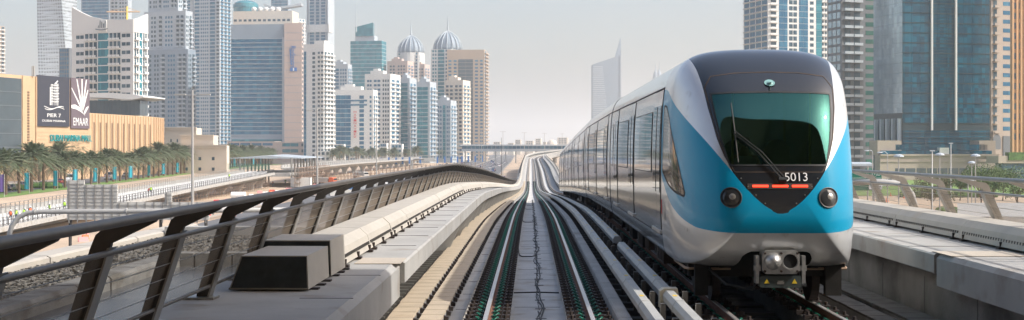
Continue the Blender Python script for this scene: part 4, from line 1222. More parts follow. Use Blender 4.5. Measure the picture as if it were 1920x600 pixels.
def fpt(u,z,w_=1.0): return (O[0]+d[0]*u+n[0]*w_, O[1]+d[1]*u+n[1]*w_, z)
for k in range(5): 
    u = cx_-2+k*1.0; m.tube([fpt(u,pz(50,Y)), fpt(u+.2,pz(50,Y)+[1.2,3.6,3.0,2.0,3.2][k])], .18, 5)
m.tube([fpt(cx_-3.6+k*.6, pz(52,Y)-.5*math.sin(k/12*3.14)) for k in range(13)], .2, 5); m.build("roof_emblem", g_dark, b.root)
b.finish()
# --- glass pavilion with a floating white roof, in front of the hotel
Yp = 500
p0,p1,p2 = corner_pts(160,262,277,Yp,8); b = Bld("roof_pavilion","glass pavilion under a thin curved white roof above the fluted block",p0,p1,p2,pz(216,Yp),pz(188,Yp),dgrey_cl)
b.facade(0,(28/F*Yp),[(0,1,"glass",14,{"g":g_grey,"h":.92})]); b.facade(1,(28/F*Yp),[(0,1,"glass",3,{"g":g_grey,"h":.92})])
m = MB(); O,d,n,L = b.frame(0)
secs = []
for i in range(13):
    u = -.05+1.17*i/12; zt = pz(lerp([(-.05,175),(.5,174),(.9,177),(1.12,181)],u),Yp); th = lerp([(-.05,1.5),(.7,2.2),(.95,2.0),(1.12,.4)],u)
    secs.append([(O[0]+d[0]*L*u+n[0]*q, O[1]+d[1]*L*u+n[1]*q, z) for q,z in ((3,zt),(3,zt-th),(-18,zt-th),(-18,zt))])
m.loft(secs); m.build("floating_roof", white_cl, b.root); b.finish()
# --- fluted lower block of the mall
Yf = 440
p0 = (pxX(160,430),430); p1 = (pxX(287,486),486); p2 = (pxX(308,510),510)
b = Bld("fluted_block","tan fluted block with dark vertical slots, right half of the mall",p0,p1,p2,GZ+2,pz(215,455),tan_m)
O,d,n,L = b.frame(0); m = MB(); NF = 12
for i in range(NF):
    m.obox(O,d,n,L*(i+.22)/NF,L*(i+.46)/NF,0,.08,GZ+4,b.z1-3.0); 
m.build("slot_windows", tan_dk, b.root, kind="stuff")
m = MB()
for i in range(NF*2): m.obox(O,d,n,L*(i/2+.02)/NF,L*(i/2+.16)/NF,0,.25,GZ+2,b.z1-.2)
m.build("flutes", tan_m, b.root, kind="stuff")
O,d,n,L = b.frame(1); m = MB()
for i in range(5): m.obox(O,d,n,L*(i+.1)/5,L*(i+.35)/5,0,.5,GZ+2,b.z1-.2)
m.build("flutes", tan_m, b.root, kind="stuff"); b.finish()
# --- mall with the two big signs
p0 = (pxX(-40,366),366); p1 = (pxX(168,415),415); p2 = (p1[0]-22, p1[1]+20)
z1 = pz(140,380)
b = Bld("shopping_mall","tan shopping mall with grey glass wall and two large sign panels, far left",p0,p1,p2,GZ+2,z1,tan_m)
O,d,n,L = b.frame(0)
def u_at(px):   # distance along the facade where image column px meets it
    k = (px-CXP)/F; return (k*O[1]-O[0])/(d[0]-k*d[1])
def zz(px,py):
    u = u_at(px); return pz(py, O[1]+d[1]*u)
m = MB(); u0,u1 = 0, u_at(40); m.obox(O,d,n,u0,u1,0,.1,zz(20,302),zz(20,146)); gw = m.build("glass_wall", g_grey, b.root)
m = MB()
for k in range(6): z = zz(20,302)+(zz(20,146)-zz(20,302))*k/6; m.obox(O,d,n,u0,u1,.1,.2,z-.1,z+.1)
m.build("glazing_bars", dgrey_cl, gw, kind="stuff")
m = MB()
for k in range(22): z = zz(53,286)+(zz(53,170)-zz(53,286))*k/22; m.obox(O,d,n,u_at(51),u_at(55),0,.08,z,z+(zz(53,170)-zz(53,286))/30)
m.build("grille", tan_dk, b.root, kind="stuff")
m = MB(); m.obox(O,d,n,u_at(41),u_at(43),0,.3,GZ+2,z1); m.obox(O,d,n,u_at(66),u_at(67.5),0,.4,GZ+2,z1); m.build("corner_rib", tan_m, b.root)
def sign(px0,px1,py0,py1,mt,name):
    m = MB(); a,c = u_at(px0),u_at(px1); z0_,z1_ = zz((px0+px1)/2,py1), zz((px0+px1)/2,py0); m.obox(O,d,n,a,c,.1,.5,z0_,z1_); return m.build(name, mt, b.root), a, c, z0_, z1_
def P3(u,z,w_=.56): return (O[0]+d[0]*u+n[0]*w_, O[1]+d[1]*u+n[1]*w_, z)
sg, a, c, za, zb = sign(67.5,128,143,237,sign_navy,"sign_panel")
W, H = c-a, zb-za; mid = (a+c)/2
text("PIER 7", P3(mid,za+H*.185), d, n, white_m, sg, width=W*.42, height=H*.075)
text("DUBAI MARINA", P3(mid,za+H*.09), d, n, white_m, sg, width=W*.72, height=H*.042)
m = MB()
for k in range(7):
    z = za+H*(.50+.055*k); wv = W*(.105+ (.02 if k%2 else 0)); pts = [P3(mid+W*.03-wv+2*wv*q/8, z-H*.012*math.sin(3.14*q/8)) for q in range(9)]; m.tube(pts, H*.0085, 5)
for x in (-.085,-.04,.03,.085,.12): m.tube([P3(mid+W*x,za+H*.42),P3(mid+W*x,za+H*(.84 if x<.05 else .86))], W*.007, 5)
m.tube([P3(mid-W*.115,za+H*.42),P3(mid-W*.115,za+H*.78)], W*.012, 5)
m.tube([P3(mid+W*.02,za+H*.84),P3(mid+W*.115,za+H*.91)], W*.012, 5)
for sgn_ in (0,1):
    m.tube([P3(mid-W*.30+W*.6*q/14+W*.02*sgn_, za+H*(.375-.02*sgn_)+H*.028*math.sin(q/14*6.28+2.4+sgn_)) for q in range(15)], H*.008, 5)
m.build("tower_emblem", white_m, sg)
sg, a, c, za, zb = sign(131,165.5,147,241,sign_plum,"sign_panel")
W, H = c-a, zb-za; mid = (a+c)/2
text("EMAAR", P3(mid,za+H*.06), d, n, white_m, sg, width=W*.80, height=H*.16)
m = MB(); cx_, cz_ = mid+W*.10, za+H*.36
for (tx,tz,w0) in ((-.5,.80,.030),(-.22,.98,.032),(.06,.99,.034),(.30,.98,.034),(.39,.78,.030)):
    ex, ez = mid+W*tx, za+H*tz
    m.add([P3(cx_-W*.05,cz_),P3(cx_+W*.05,cz_),P3(ex+W*w0,ez),P3(ex-W*w0*.4,ez)],[(0,1,2,3)])
for (pts) in (((-.5,.46),(-.3,.475),(-.05,.42),(.10,.34),(.25,.255),(.18,.30),(-.02,.34),(-.25,.38),(-.5,.40)),((.18,.34),(.30,.42),(.43,.46),(.43,.43),(.33,.36),(.22,.28))):
    b0 = len(m.v); m.v += [P3(mid+W*x,za+H*z) for x,z in pts]; m.f.append(list(range(b0,b0+len(pts)))); m.m.append(0)
m.build("fan_emblem", white_m, sg)
u = (u_at(93)+u_at(167))/2
text("DUBAI MARINA MALL", P3(u, zz(130,265)), d, n, sign_teal, b.root, width=u_at(169)-u_at(92), height=(zz(130,254)-zz(130,265))*1.15, name="teal_lettering", ext=.15)
m = MB()
for r_ in range(7):
    for q in range(34): 
        uu = u_at(69)+(u_at(166)-u_at(69))*(q+.5*(r_%2))/34; z = zz(110,290)+r_*(zz(110,244)-zz(110,290))/7; m.add([P3(uu,z,.02),P3(uu+.5,z+.35,.25),P3(uu,z+.7,.02),P3(uu-.5,z+.35,.02)],[(0,1,2,3)])
m.build("diamond_relief", tan_m, b.root, kind="stuff"); 
m = MB(); m.tube([(pxX(54,385),388,z1),(pxX(54,385),388,z1+3)],.25,6); m.tube([(pxX(57,385),388,z1),(pxX(57,385),388,z1+3)],.25,6); m.build("roof_vents", pole_m, b.root, kind="stuff"); b.finish()
# --- cream low buildings beyond the mall
for (x0,xs,x1,yt,Y,lab) in ((309,368,378,240,520,"plain cream building with a parapet just beyond the mall"),(340,400,409,254,505,"low cream annex with a stepped roof before the hotel with the blue script"),(300,425,430,273,500,"long low cream wall block behind the palms")):
    b = tower(lab,x0,xs,x1,yt,Y,10,cream_cl,name="low_building"); O,d,n,L = b.frame(0)
    m = MB(); m.obox(O,d,n,-.3,L+.3,0,.4,b.z1-.9,b.z1-.4); m.obox(O,d,n,-.3,L+.3,0,.5,b.z1-.1,b.z1+.3); m.build("cornice", cream_cl, b.root)
    b.facade(0,4,[(.1,.9,"win",4,{"g":g_dark,"h":.3,"w":.2})],zt=b.z1-3); b.finish()
# --- stepped grey-blue tower
Y = 1000
for i,(x0,xs,x1,yt,lab) in enumerate(((278,334,350,-95,"tall central shaft of the stepped blue-grey tower, running out of the picture"),(270,348,361,18,"middle step of the blue-grey tower with corner balconies"),(276,352,367,92,"lowest wide step of the blue-grey tower beside the white hotel"))):
    if i == 0: root_b = b = tower("stepped blue-grey apartment tower behind and right of the white hotel",x0,xs,x1,yt,Y+14,20,lgrey_cl); zb_ = pz(18,Y)
    else:
        p0_,p1_,p2_ = corner_pts(x0,xs,x1,Y+14-7*i,20); b2 = Bld.__new__(Bld); b2.p=(p0_,p1_,p2_); b2.p3=(p0_[0]+p2_[0]-p1_[0],p0_[1]+p2_[1]-p1_[1]); b2.z0=GZ; b2.z1=pz(yt,Y); b2.root=root_b.root; b2.wall=[lgrey_cl,lgrey_cl,grey_cl][i]; b2.win=[]; b2.slabs=MB(); b2.Y=Y
        w_ = MB(); w_.prism([p0_,p1_,p2_,b2.p3],GZ,b2.z1); w_.build("wall_step", b2.wall, root_b.root); b = b2
    zbm = {0:zb_,1:pz(92,Y),2:GZ}[i]
    b.facade(0,3.55,[(.03,.12,"win",1,{"g":g_dark}),(.16,.30,"win",2,{"g":g_dark}),(.34,.46,"balc",1,{"g":g_dark,"d":1.4}),(.50,.70,"win",3,{"g":g_blue,"h":.5}),(.76,.97,"balc",2,{"g":g_dark,"d":1.6})],zb=zbm,fh_top=3)
    b.facade(1,3.55,[(.05,.45,"win",2,{"g":g_dark}),(.5,.95,"balc",1,{"g":g_dark,"d":1.4})],zb=zbm,fh_top=3)
    if i: 
        keep = b.win; b.win = []; 
        if b.slabs.v: root_b.slabs.add(b.slabs.v, b.slabs.f)
        bb = b; 
        # step windows sit on other planes: bake as one part
        m = MB(); ms=[]
        first = 0
        for w_ in keep:
            if w_[5] not in ms: ms.append(w_[5])
            O,d,n,L = b.frame(w_[0]); m.obox(O,d,n,w_[1],w_[2],-.05,w_[6],w_[3],w_[4],ms.index(w_[5]))
        m.build("windows", ms, root_b.root, kind="stuff")
root_b.finish()
# --- tall slim towers behind
b = tower("very tall pale blue tower with ribbed bays left of the blue script hotel", 358,412,434,-190,1250,18,lgrey_cl)
b.facade(0,3.5,[(.0,.12,"pier",1),(.12,.30,"glass",2,{"g":g_blue,"h":.6}),(.33,.62,"win",4,{"g":g_blue,"h":.5}),(.66,.84,"glass",1,{"g":g_blue,"h":.7}),(.86,1,"balc",1,{"g":g_dark,"d":1.2})])
b.facade(1,3.5,[(.05,.95,"balc",3,{"g":g_blue,"d":1.5,"par":False})]); b.finish()
b = tower("hazy blue tower peeping over the white hotel's roof on the left", 152,205,214,-60,1500,12,grey_cl); b.facade(0,3.8,[(.04,.96,"glass",4,{"g":g_blue,"h":.8})]); b.finish()
b = tower("pale stepped tower beside the crane above the white hotel", 206,240,247,-60,1350,12,lgrey_cl); b.facade(0,3.8,[(.05,.45,"balc",2,{"g":g_dark}),(.5,.95,"win",3,{"g":g_dark})]); b.finish()
b = tower("light blue tower with dense horizontal floors behind the stepped tower", 334,360,376,-70,1400,15,lgrey_cl); b.facade(0,3.6,[(.04,.96,"glass",3,{"g":g_blue,"h":.62})]); b.facade(1,3.6,[(.04,.96,"glass",2,{"g":g_blue,"h":.62})]); b.finish()
# tower crane over the hotel
Yc = 1200; root = empty("tower_crane", pw(238,60,Yc), "yellow tower crane jib above the roof of the white hotel", "crane")
m = MB(); m.tube([pw(238,150,Yc),pw(238,12,Yc)],.9,4); m.build("mast", yellow, root)
m = MB(); m.tube([pw(200,22,Yc),pw(262,22,Yc)],.7,4); m.tube([pw(200,22,Yc),pw(238,14,Yc),pw(262,22,Yc)],.2,4); m.build("jib", MATS["tan_cladding"], root)
# --- hotel with vertical script sign
Y = 950
b = tower("glass-banded hotel with pink stone end wall and vertical blue script sign", 433,537,568,45,Y,6,grey_cl,name="hotel_tower")
b.facade(0,3.05,[(.0,.95,"glass",4,{"g":g_blue,"h":.74}),(.0,1.0,"ledge",1,{"d":.3,"t":.05})],zt=pz(72,Y),zb=pz(258,Y))
b.facade(0,3.4,[(.02,.98,"glass",8,{"g":g_teal,"h":.7})],zt=pz(260,Y),zb=GZ+2)
m = MB(); O,d,n,L = b.frame(0); m.obox(O,d,n,L*.93,L*1.0,0,1.2,GZ,pz(70,Y)); m.build("corner_pier", lgrey_cl, b.root)
b.finish(lgrey_cl,"floor_ledges")
b2 = tower("pink stone end tower of the banded hotel, carrying the vertical script sign", 533,566,569,43,Y-3,4,pink_cl)
O,d,n,L = b2.frame(0)
m = MB(); 
for k in range(15): z = pz(62+k*14,Y); m.obox(O,d,n,0,L,0,.08,z-.12,z+.12)
m.build("joint_lines", grey_cl, b2.root, kind="stuff")
tx = text("Radisson", (O[0]+d[0]*L*.36+n[0]*.3, O[1]+d[1]*L*.36+n[1]*.3, pz(86,Y)), d, n, blue_flag, b2.root, width=(125-86)/F*Y, height=4.0, name="script_lettering", ext=.1, align='LEFT', rot=-math.pi/2)
m = MB(); m.obox(O,d,n,L*.34,L*.72,0,.3,pz(134,Y),pz(127,Y)); lp = m.build("logo_plate", blue_flag, b2.root); m = MB(); m.tube([(O[0]+d[0]*L*.32+n[0]*.4,O[1]+n[1]*.4,pz(92,Y)),(O[0]+d[0]*L*.40+n[0]*.4,O[1]+n[1]*.4,pz(122,Y))],.25,5); m.build("script_underline", blue_pl, b2.root)
m = MB(); m.obox(O,d,n,L*.5,L*.56,.3,.4,pz(133,Y),pz(128,Y)); m.build("logo_mark", white_m, lp)
b2.facade(1,3.4,[(.1,.9,"win",2,{"g":g_dark})]); b2.finish()
b = tower("cream block with small windows standing behind the banded hotel's roof", 437,548,560,20,1000,6,cream_cl,name="rooftop_block"); 
b.facade(0,4.2,[(.0,.98,"win",12,{"g":g_dark,"h":.4,"w":.6})],zb=pz(45,1000),fh_top=5); m = MB(); O,d,n,L = b.frame(0)
for k in range(5): m.ellipsoid((O[0]+d[0]*L*(.35+.1*k),O[1],b.z1+1.5),(2.2,2.2,2.0))
m.build("satellite_dishes", white_cl, b.root, kind="stuff"); b.finish()
b = tower("pinkish podium of the banded hotel with dark window bands", 426,515,528,265,930,6,pink_cl,name="podium"); b.facade(0,4.2,[(.03,.97,"band",4,{"g":g_blue,"h":.42,"w":.9})]); b.finish()
b = tower("pinkish office podium with long glass bands and an orange sign", 514,590,598,266,915,6,pink_cl,name="podium"); b.facade(0,4.2,[(.2,.60,"band",2,{"g":g_teal,"h":.55,"w":.96}),(.66,.96,"win",4,{"g":g_dark,"h":.5})]); b.facade(1,4.2,[(.1,.9,"win",3,{"g":g_dark})])
O,d,n,L = b.frame(0); m = MB(); m.obox(O,d,n,L*.09,L*.17,0,.6,pz(298,915),pz(289,915)); m.build("orange_sign", orange_pl, b.root); b.finish()
# behind: teal dome drum and swooping roof tower
Yd = 1500; root = empty("domed_tower", pw(461,290,Yd), "round teal glass drum with a shallow dome behind the hotel roof", "tower")
m = MB(); c = pw(461,0,Yd); r = 14.0; m.loft([[(c[0]+q*r*math.cos(2*math.pi*k/28),c[1]+q*r*math.sin(2*math.pi*k/28),z) for k in range(28)] for q,z in ((1,GZ),(1,pz(16,Yd)),(1.04,pz(15,Yd)),(1.02,pz(9,Yd)))]); m.build("wall", g_teal, root)
m = MB(); m.loft([[(c[0]+r*q*math.cos(2*math.pi*k/28),c[1]+r*q*math.sin(2*math.pi*k/28),pz(9,Yd)+z) for k in range(28)] for q,z in ((1.02,0),(.9,1.8),(.6,4),(.25,5),(.02,5.3))]); m.build("dome", g_teal, root, smooth=True)
b = tower("blue tower topped with a swept wing roof behind the hotel", 500,552,560,24,1450,12,grey_cl); b.facade(0,3.8,[(.02,.98,"glass",4,{"g":g_blue,"h":.8})]); 
m = MB(); m.loft([[ (pxX(x,1440),1440+q*14,pz(y,1440)) for q,y in ((0,y0),(0,y0+4),(1,y0+4),(1,y0))] for x,y0 in ((494,6),(505,10),(520,13),(540,10),(565,6))]); m.build("wing_roof", lgrey_cl, b.root); b.finish()
b = tower("slim blue tower far behind the wing roof", 508,540,545,-30,1800,12,grey_cl); b.facade(0,3.8,[(.02,.98,"glass",3,{"g":g_blue,"h":.8})]); b.finish()
b = tower("pale curved-balcony tower between wing roof and script sign", 538,560,572,35,1250,30,white_cl); b.facade(0,3.4,[(.05,.95,"balc",2,{"g":g_blue})]); b.facade(1,3.4,[(.05,.95,"balc",2,{"g":g_blue})]); b.finish()
# --- white tower right of the hotel
b = tower("plain white apartment tower with a column of square windows right of the pink end wall", 569,607,626,82,900,20,white_cl)
b.facade(0,3.05,[(.02,.14,"glass",1,{"g":g_blue,"h":.96}),(.42,.60,"win",1,{"g":g_dark,"h":.6,"w":.75}),(.68,1,"balc",2,{"g":g_dark,"d":1.0})],fh_top=5); b.facade(1,3.05,[(.02,.98,"balc",3,{"g":g_dark,"d":1.4})],fh_top=5)
m = MB(); O,d,n,L = b.frame(0); m.obox(O,d,n,L*.5,L*1.0,-8,-1,b.z1,b.z1+2.4); m.build("penthouse", white_cl, b.root); b.finish()
b = tower("low white villa-like block at the foot of the white tower", 590,622,632,283,890,15,white_cl,name="low_building"); b.facade(0,3.6,[(.1,.9,"win",3,{"g":g_dark})]); b.finish()
# tall slim with rounded crown
b = tower("tall slim tower with blue glass centre and white side ribs, second from the sky gap", 575,616,627,-60,1500,14,lgrey_cl); b.facade(0,3.8,[(.04,.12,"pier",1,{"d":1.5}),(.14,.34,"glass",1,{"g":g_blue,"h":.75}),(.38,.62,"balc",1,{"g":g_blue,"d":.8,"par":False}),(.66,.86,"glass",1,{"g":g_blue,"h":.75}),(.9,.98,"pier",1,{"d":1.5})])
O,d,n,L = b.frame(0); m = MB(); m.obox(O,d,n,-1,L+1,-10,1.5,pz(60,1500),pz(46,1500)); m.build("mid_collar", white_cl, b.root); b.finish()
# --- middle distance cluster
specs = [
 ("short stepped pale block behind the white tower", 622,652,660,120,1300,15,lgrey_cl,[(.05,.45,"glass",1,{"g":g_blue,"h":.7}),(.5,.95,"win",3,{"g":g_blue})],1),
 ("white tower with dark bands and red vertical writing", 622,700,708,168,1000,8,white_cl,[(.10,.46,"glass",3,{"g":g_blue,"h":.88}),(.66,.78,"win",1,{"g":g_blue,"h":.72,"w":.9}),(.90,.97,"win",1,{"g":g_blue})],1),
 ("white tower with blue glass strip and white window grid, left of centre cluster", 684,732,751,138,1050,14,white_cl,[(.08,.28,"win",2,{"g":g_blue,"h":.5,"w":.8}),(.34,.62,"win",2,{"g":g_blue,"h":.5,"w":.8}),(.68,.96,"win",3,{"g":g_dark,"h":.55})],1),
 ("left one of the two flat blue slab towers with rounded balconies", 750,768,781,146,1080,16,lgrey_cl,[(.05,.8,"glass",2,{"g":g_teal,"h":.8})],2),
 ("right one of the two flat blue slab towers with rounded balconies", 781,806,818,153,1060,16,lgrey_cl,[(.05,.85,"glass",2,{"g":g_teal,"h":.8})],2),
 ("lower pale tower with a teal centre strip in front of the tan tower's left", 818,845,856,188,1100,14,lgrey_cl,[(.08,.4,"win",2,{"g":g_blue}),(.45,.65,"glass",1,{"g":g_teal,"h":.9}),(.7,.95,"win",2,{"g":g_blue})],1),
 ("white square tower with balconies directly in front of the tan tower", 834,868,882,150,1150,18,cream_cl,[(.02,.48,"balc",2,{"g":g_dark}),(.52,.98,"balc",2,{"g":g_dark})],1),
 ("pinkish low-rise tower with notched roof behind the slab towers", 726,764,776,114,1400,14,pink_cl,[(.1,.4,"win",2,{"g":g_dark}),(.5,.9,"win",3,{"g":g_dark})],1),
 ("pale pink stepped tower below the left ribbed dome", 772,796,806,120,1450,14,pink_cl,[(.08,.92,"win",4,{"g":g_dark})],1),
]
for (lab,x0,xs,x1,yt,Y,a,wl,st,sd_) in specs:
    b = tower(lab,x0,xs,x1,yt,Y,a,wl); b.facade(0,3.5,st,fh_top=4)
    b.facade(1,3.5,[(.05,.95,"balc",2,{"g":g_blue,"d":1.6 if sd_==2 else 1.0})],fh_top=4)
    O,d,n,L = b.frame(0); m = MB(); m.obox(O,d,n,L*.2,L*.7,-9,-1,b.z1,b.z1+2.6); m.obox(O,d,n,L*.3,L*.5,-8,-2,b.z1+2.6,b.z1+4.4); m.build("penthouse", wl, b.root)
    if "red vertical" in lab:
        for i,chh in enumerate("MARINAVIEW"): text(chh, (O[0]+d[0]*L*.565+n[0]*.4, O[1]+d[1]*L*.565+n[1]*.4, pz(212+i*5.2,Y)), d, n, red_pl, b.root, width=2.2, height=1.7, ext=.05)
        m = MB(); m.ellipsoid((O[0]+d[0]*L*.55,O[1]-.6,pz(191,Y)),(1.4,.4,1.4)); m.build("round_emblem", red_pl, b.root)
        m = MB(); m.obox(O,d,n,0,L*.85,0,.2,pz(190,Y),pz(187,Y)); m.obox(O,d,n,0,L*.85,0,.2,pz(198,Y),pz(195,Y)); m.build("top_bands", g_blue, b.root)
    b.finish()
# teal tower with a slanted glass crown and mast
Y = 1400; b = tower("teal glass tower with slanted crown and a thin mast", 657,716,724,76,Y,10,lgrey_cl)
b.facade(0,4.1,[(.0,1,"glass",4,{"g":g_teal,"h":.84})]); b.facade(1,4.1,[(.0,1,"glass",2,{"g":g_teal,"h":.84})])
O,d,n,L = b.frame(0); m = MB(); m.obox(O,d,n,L*.14,L*.75,-14,-1,b.z1,pz(66,Y)); m.build("crown_base", lgrey_cl, b.root)
m = MB(); A = [(O[0]+d[0]*L*.15+n[0]*-1, O[1]+d[1]*L*.15), (O[0]+d[0]*L*.72, O[1]+d[1]*L*.72)]
m.hexa([(A[0][0],A[0][1],pz(67,Y)),(A[1][0],A[1][1],pz(67,Y)),(A[1][0],A[1][1]+12,pz(67,Y)),(A[0][0],A[0][1]+12,pz(67,Y)),(A[0][0],A[0][1],pz(50,Y)),(A[1][0],A[1][1],pz(42,Y)),(A[1][0],A[1][1]+12,pz(42,Y)),(A[0][0],A[0][1]+12,pz(50,Y))]); m.build("slanted_crown", g_teal, b.root)
m = MB(); m.tube([pw(668,60,Y),pw(668,20,Y),pw(668,2,Y)],[.7,.4,.15],6); m.build("mast", lgrey_cl, b.root); b.finish()
# twin towers with ribbed domes
for (xc,w_,ytop,yb,Y,lab,x0,xs,x1) in ((769,25,58,98,1450,"left twin tower with a ribbed onion dome and spire",744,785,796),(838,27,48,92,1300,"right twin tower with a ribbed onion dome and spire",808,846,862)):
    b = tower(lab,x0,xs,x1,yb,Y,14,white_cl); b.facade(0,3.6,[(.05,.3,"win",2,{"g":g_teal}),(.34,.66,"glass",1,{"g":g_teal,"h":.8}),(.7,.95,"balc",2,{"g":g_blue})]); b.facade(1,3.6,[(.05,.95,"balc",2,{"g":g_blue})])
    c = (b.root.location.x + (b.p3[0]-b.p[1][0])/2, b.root.location.y+(b.p3[1]-b.p[1][1])/2); rr = w_/F*Y*.98; zb = pz(yb,Y)
    c = (pxX(xc,Y), c[1])
    H = pz(ytop,Y)-zb-4
    prof = [(1,0),(1.03,.12),(.98,.32),(.82,.55),(.58,.76),(.30,.92),(.08,1.0)]
    m = MB(); m.loft([[(c[0]+rr*.93*q*math.cos(2*math.pi*k/24),c[1]+rr*.93*q*math.sin(2*math.pi*k/24),zb+H*h) for k in range(24)] for q,h in prof]); m.build("dome_glass", grey_cl, b.root, smooth=True)
    m = MB()
    for k in range(16):
        a = 2*math.pi*k/16; m.tube([(c[0]+rr*q*math.cos(a),c[1]+rr*q*math.sin(a),zb+H*h) for q,h in prof], .5, 5)
    m.build("dome_ribs", lgrey_cl, b.root, kind="stuff")
    m = MB(); m.tube([(c[0],c[1],zb+H*.98),(c[0],c[1],pz(ytop-12,Y)),(c[0],c[1],pz(ytop-22,Y))],[1.2,.5,.15],8); m.build("spire", lgrey_cl, b.root)
    m = MB(); m.loft([[(c[0]+q*rr*math.cos(2*math.pi*k/24),c[1]+q*rr*math.sin(2*math.pi*k/24),z) for k in range(24)] for q,z in ((.97,zb-12),(.97,zb))]); m.build("drum", white_cl, b.root); b.finish()
# tan framed tower
Y = 1250; b = tower("tan framed tower with a blue glass centre, last before the open sky", 838,908,915,93,Y,5,tanT_cl)
b.facade(0,3.35,[(.03,.13,"win",1,{"g":g_blue,"h":.5,"w":.8}),(.17,.27,"win",1,{"g":g_blue,"h":.5,"w":.8}),(.30,.70,"glass",2,{"g":g_grey,"h":.92}),(.74,.84,"win",1,{"g":g_blue,"h":.5,"w":.8}),(.88,.97,"win",1,{"g":g_blue,"h":.5,"w":.8})],fh_top=9); b.facade(1,3.35,[(.05,.95,"balc",2,{"g":g_blue,"d":1.6})]); b.finish()
# low blocks along the far shore road
lows = [(625,648,294-24,930,"small white shop block beside the palms, left"),(655,675,276,960,"grey glass low block near the red writing tower"),(712,728,268,1000,"white low block with twin balconies before the slab towers"),(733,757,270,1010,"white low block with a projecting white roof"),(858,872,262,1150,"plain cream stair block beside the long station")]
for x0,x1,yt,Y,lab in lows:
    b = tower(lab,x0,x1-3,x1,yt,Y,12,white_cl,name="low_building"); b.facade(0,3.6,[(.08,.92,"win",3,{"g":g_blue,"w":.8})]); b.finish()
# long elevated interchange crossing far ahead
Y = 1060; root = empty("footbridge_station", pw(950,290,Y), "long low elevated glass station crossing the far end of the track", "station")
m = MB(); m.box(pxX(866,Y),pxX(1180,Y),Y,Y+14,pz(284,Y),pz(279,Y)); m.build("deck", lgrey_cl, root)
m = MB(); m.box(pxX(866,Y),pxX(1180,Y),Y+.5,Y+13,pz(279,Y),pz(273.5,Y)); m.build("glass_wall", g_blue, root)
m = MB(); m.box(pxX(862,Y),pxX(1184,Y),Y-2,Y+15,pz(273.5,Y),pz(271,Y)); m.build("roof", lgrey_cl, root)
for k in range(16): m = MB(); x = pxX(872+k*19,Y); m.box(x-.5,x+.5,Y+2,Y+3,GZ,pz(284,Y)); m.build("column", concrete, root)
for k in range(40): m = MB(); x = pxX(868+k*7.7,Y); m.box(x-.12,x+.12,Y+.2,Y+.5,pz(279,Y),pz(273.5,Y)); m.build("mullion", lgrey_cl, root)
# distant hazy skyline
Y = 2300; root = empty("pointed_tower", pw(1137,290,Y), "hazy blue tower with a sloping roof and tall pointed fin", "tower")
m = MB(); X = lambda x: pxX(x,Y)
m.hexa([(X(1111),Y,GZ),(X(1164),Y,GZ),(X(1164),Y+35,GZ),(X(1111),Y+35,GZ),(X(1111),Y,pz(121,Y)),(X(1164),Y,pz(103,Y)),(X(1164),Y+35,pz(103,Y)),(X(1111),Y+35,pz(121,Y))]); m.build("wall", grey_cl, root)
m = MB(); m.add([(X(1154),Y+2,pz(107,Y)),(X(1165),Y+2,pz(103,Y)),(X(1165),Y+20,pz(103,Y)),(X(1154),Y+20,pz(107,Y)),(X(1164.2),Y+8,pz(68,Y)),(X(1164.6),Y+10,pz(68,Y))],[(0,3,2,1),(0,1,4),(1,2,5,4),(2,3,5),(3,0,4,5)]); m.build("roof_fin", grey_cl, root)
for k in range(40):
    z = pz(126+k*3.9,Y); m = MB(); m.box(X(1112),X(1130+k*.4),Y-.3,Y,z,z+1.6); m.build("window", lgrey_cl, root)
m = MB(); m.box(X(1163),X(1165),Y-1,Y,GZ,pz(103,Y)); m.build("edge_strip", lgrey_cl, root)
for (x,y,w_,lab) in ((1229,118,3,"distant hazy spire, left of a pair above the train roof"),(1236,116,3.5,"distant hazy spire, right of a pair above the train roof")):
    Y = 3200; m = MB(); X0 = pxX(x,Y); m.loft([[(X0+r*math.cos(k*math.pi/4),Y+r*math.sin(k*math.pi/4),z) for k in range(8)] for r,z in ((8,GZ),(8,pz(150,Y)),(5,pz(138,Y)),(1.0,pz(130,Y)),(.4,pz(y,Y)))]); m.build("spire_tower", grey_cl, label=lab, cat="tower")
rn = random.Random(12); k = 0
for (x0,x1,yt,Y) in ((952,965,268,2200),(966,978,262,2400),(985,1002,264,2600),(1004,1016,260,2500),(1018,1026,266,2300),(1045,1066,258,2500),(1068,1085,262,2400),(925,940,266,2300),(1078,1100,255,2500)):
    k += 1; b = tower("hazy low block on the horizon behind the long station, %s from the left" % ordn(1+sorted([952,966,985,1004,1018,1045,1068,925,1078]).index(x0)), x0,x1-2,x1,yt,Y,10,cream_cl,name="distant_block",group="low blocks on the horizon"); b.facade(0,4,[(.1,.9,"win",3,{"g":g_dark})],zb=-5); b.finish()
m = MB(); m.ellipsoid(pw(1035,273,2100),(9,9,10)); m.build("dome", cream_cl, label="small pale dome on the horizon above the track", cat="dome")

# --- right side
Y = 700; b = tower("white and blue glass residential tower rising above the train roof", 1394,1440,1541,-60,Y,72,white_cl)
b.facade(0,3.25,[(.02,.98,"balc",4,{"g":g_blue,"d":1.6,"par":False,"w":.85})]); b.facade(1,3.25,[(.02,.18,"balc",1,{"g":g_dark,"d":1.4}),(.20,.36,"glass",2,{"g":g_blue,"h":.94}),(.38,.54,"win",2,{"g":g_dark,"h":.7,"w":.85}),(.57,.74,"glass",2,{"g":g_blue,"h":.94}),(.76,.86,"win",1,{"g":g_dark,"w":.7}),(.89,1.0,"glass",1,{"g":g_teal,"h":.96})]); b.finish()
b = tower("narrow white tower edge squeezed between two bigger towers on the right", 1535,1538,1553,-60,760,75,white_cl); b.facade(1,3.3,[(.1,.9,"balc",2,{"g":g_dark})]); b.finish()
Y = 560; b = tower("dark grey balconied tower directly right of the train's cab roof", 1551,1578,1650,-110,Y,70,dgrey_cl)
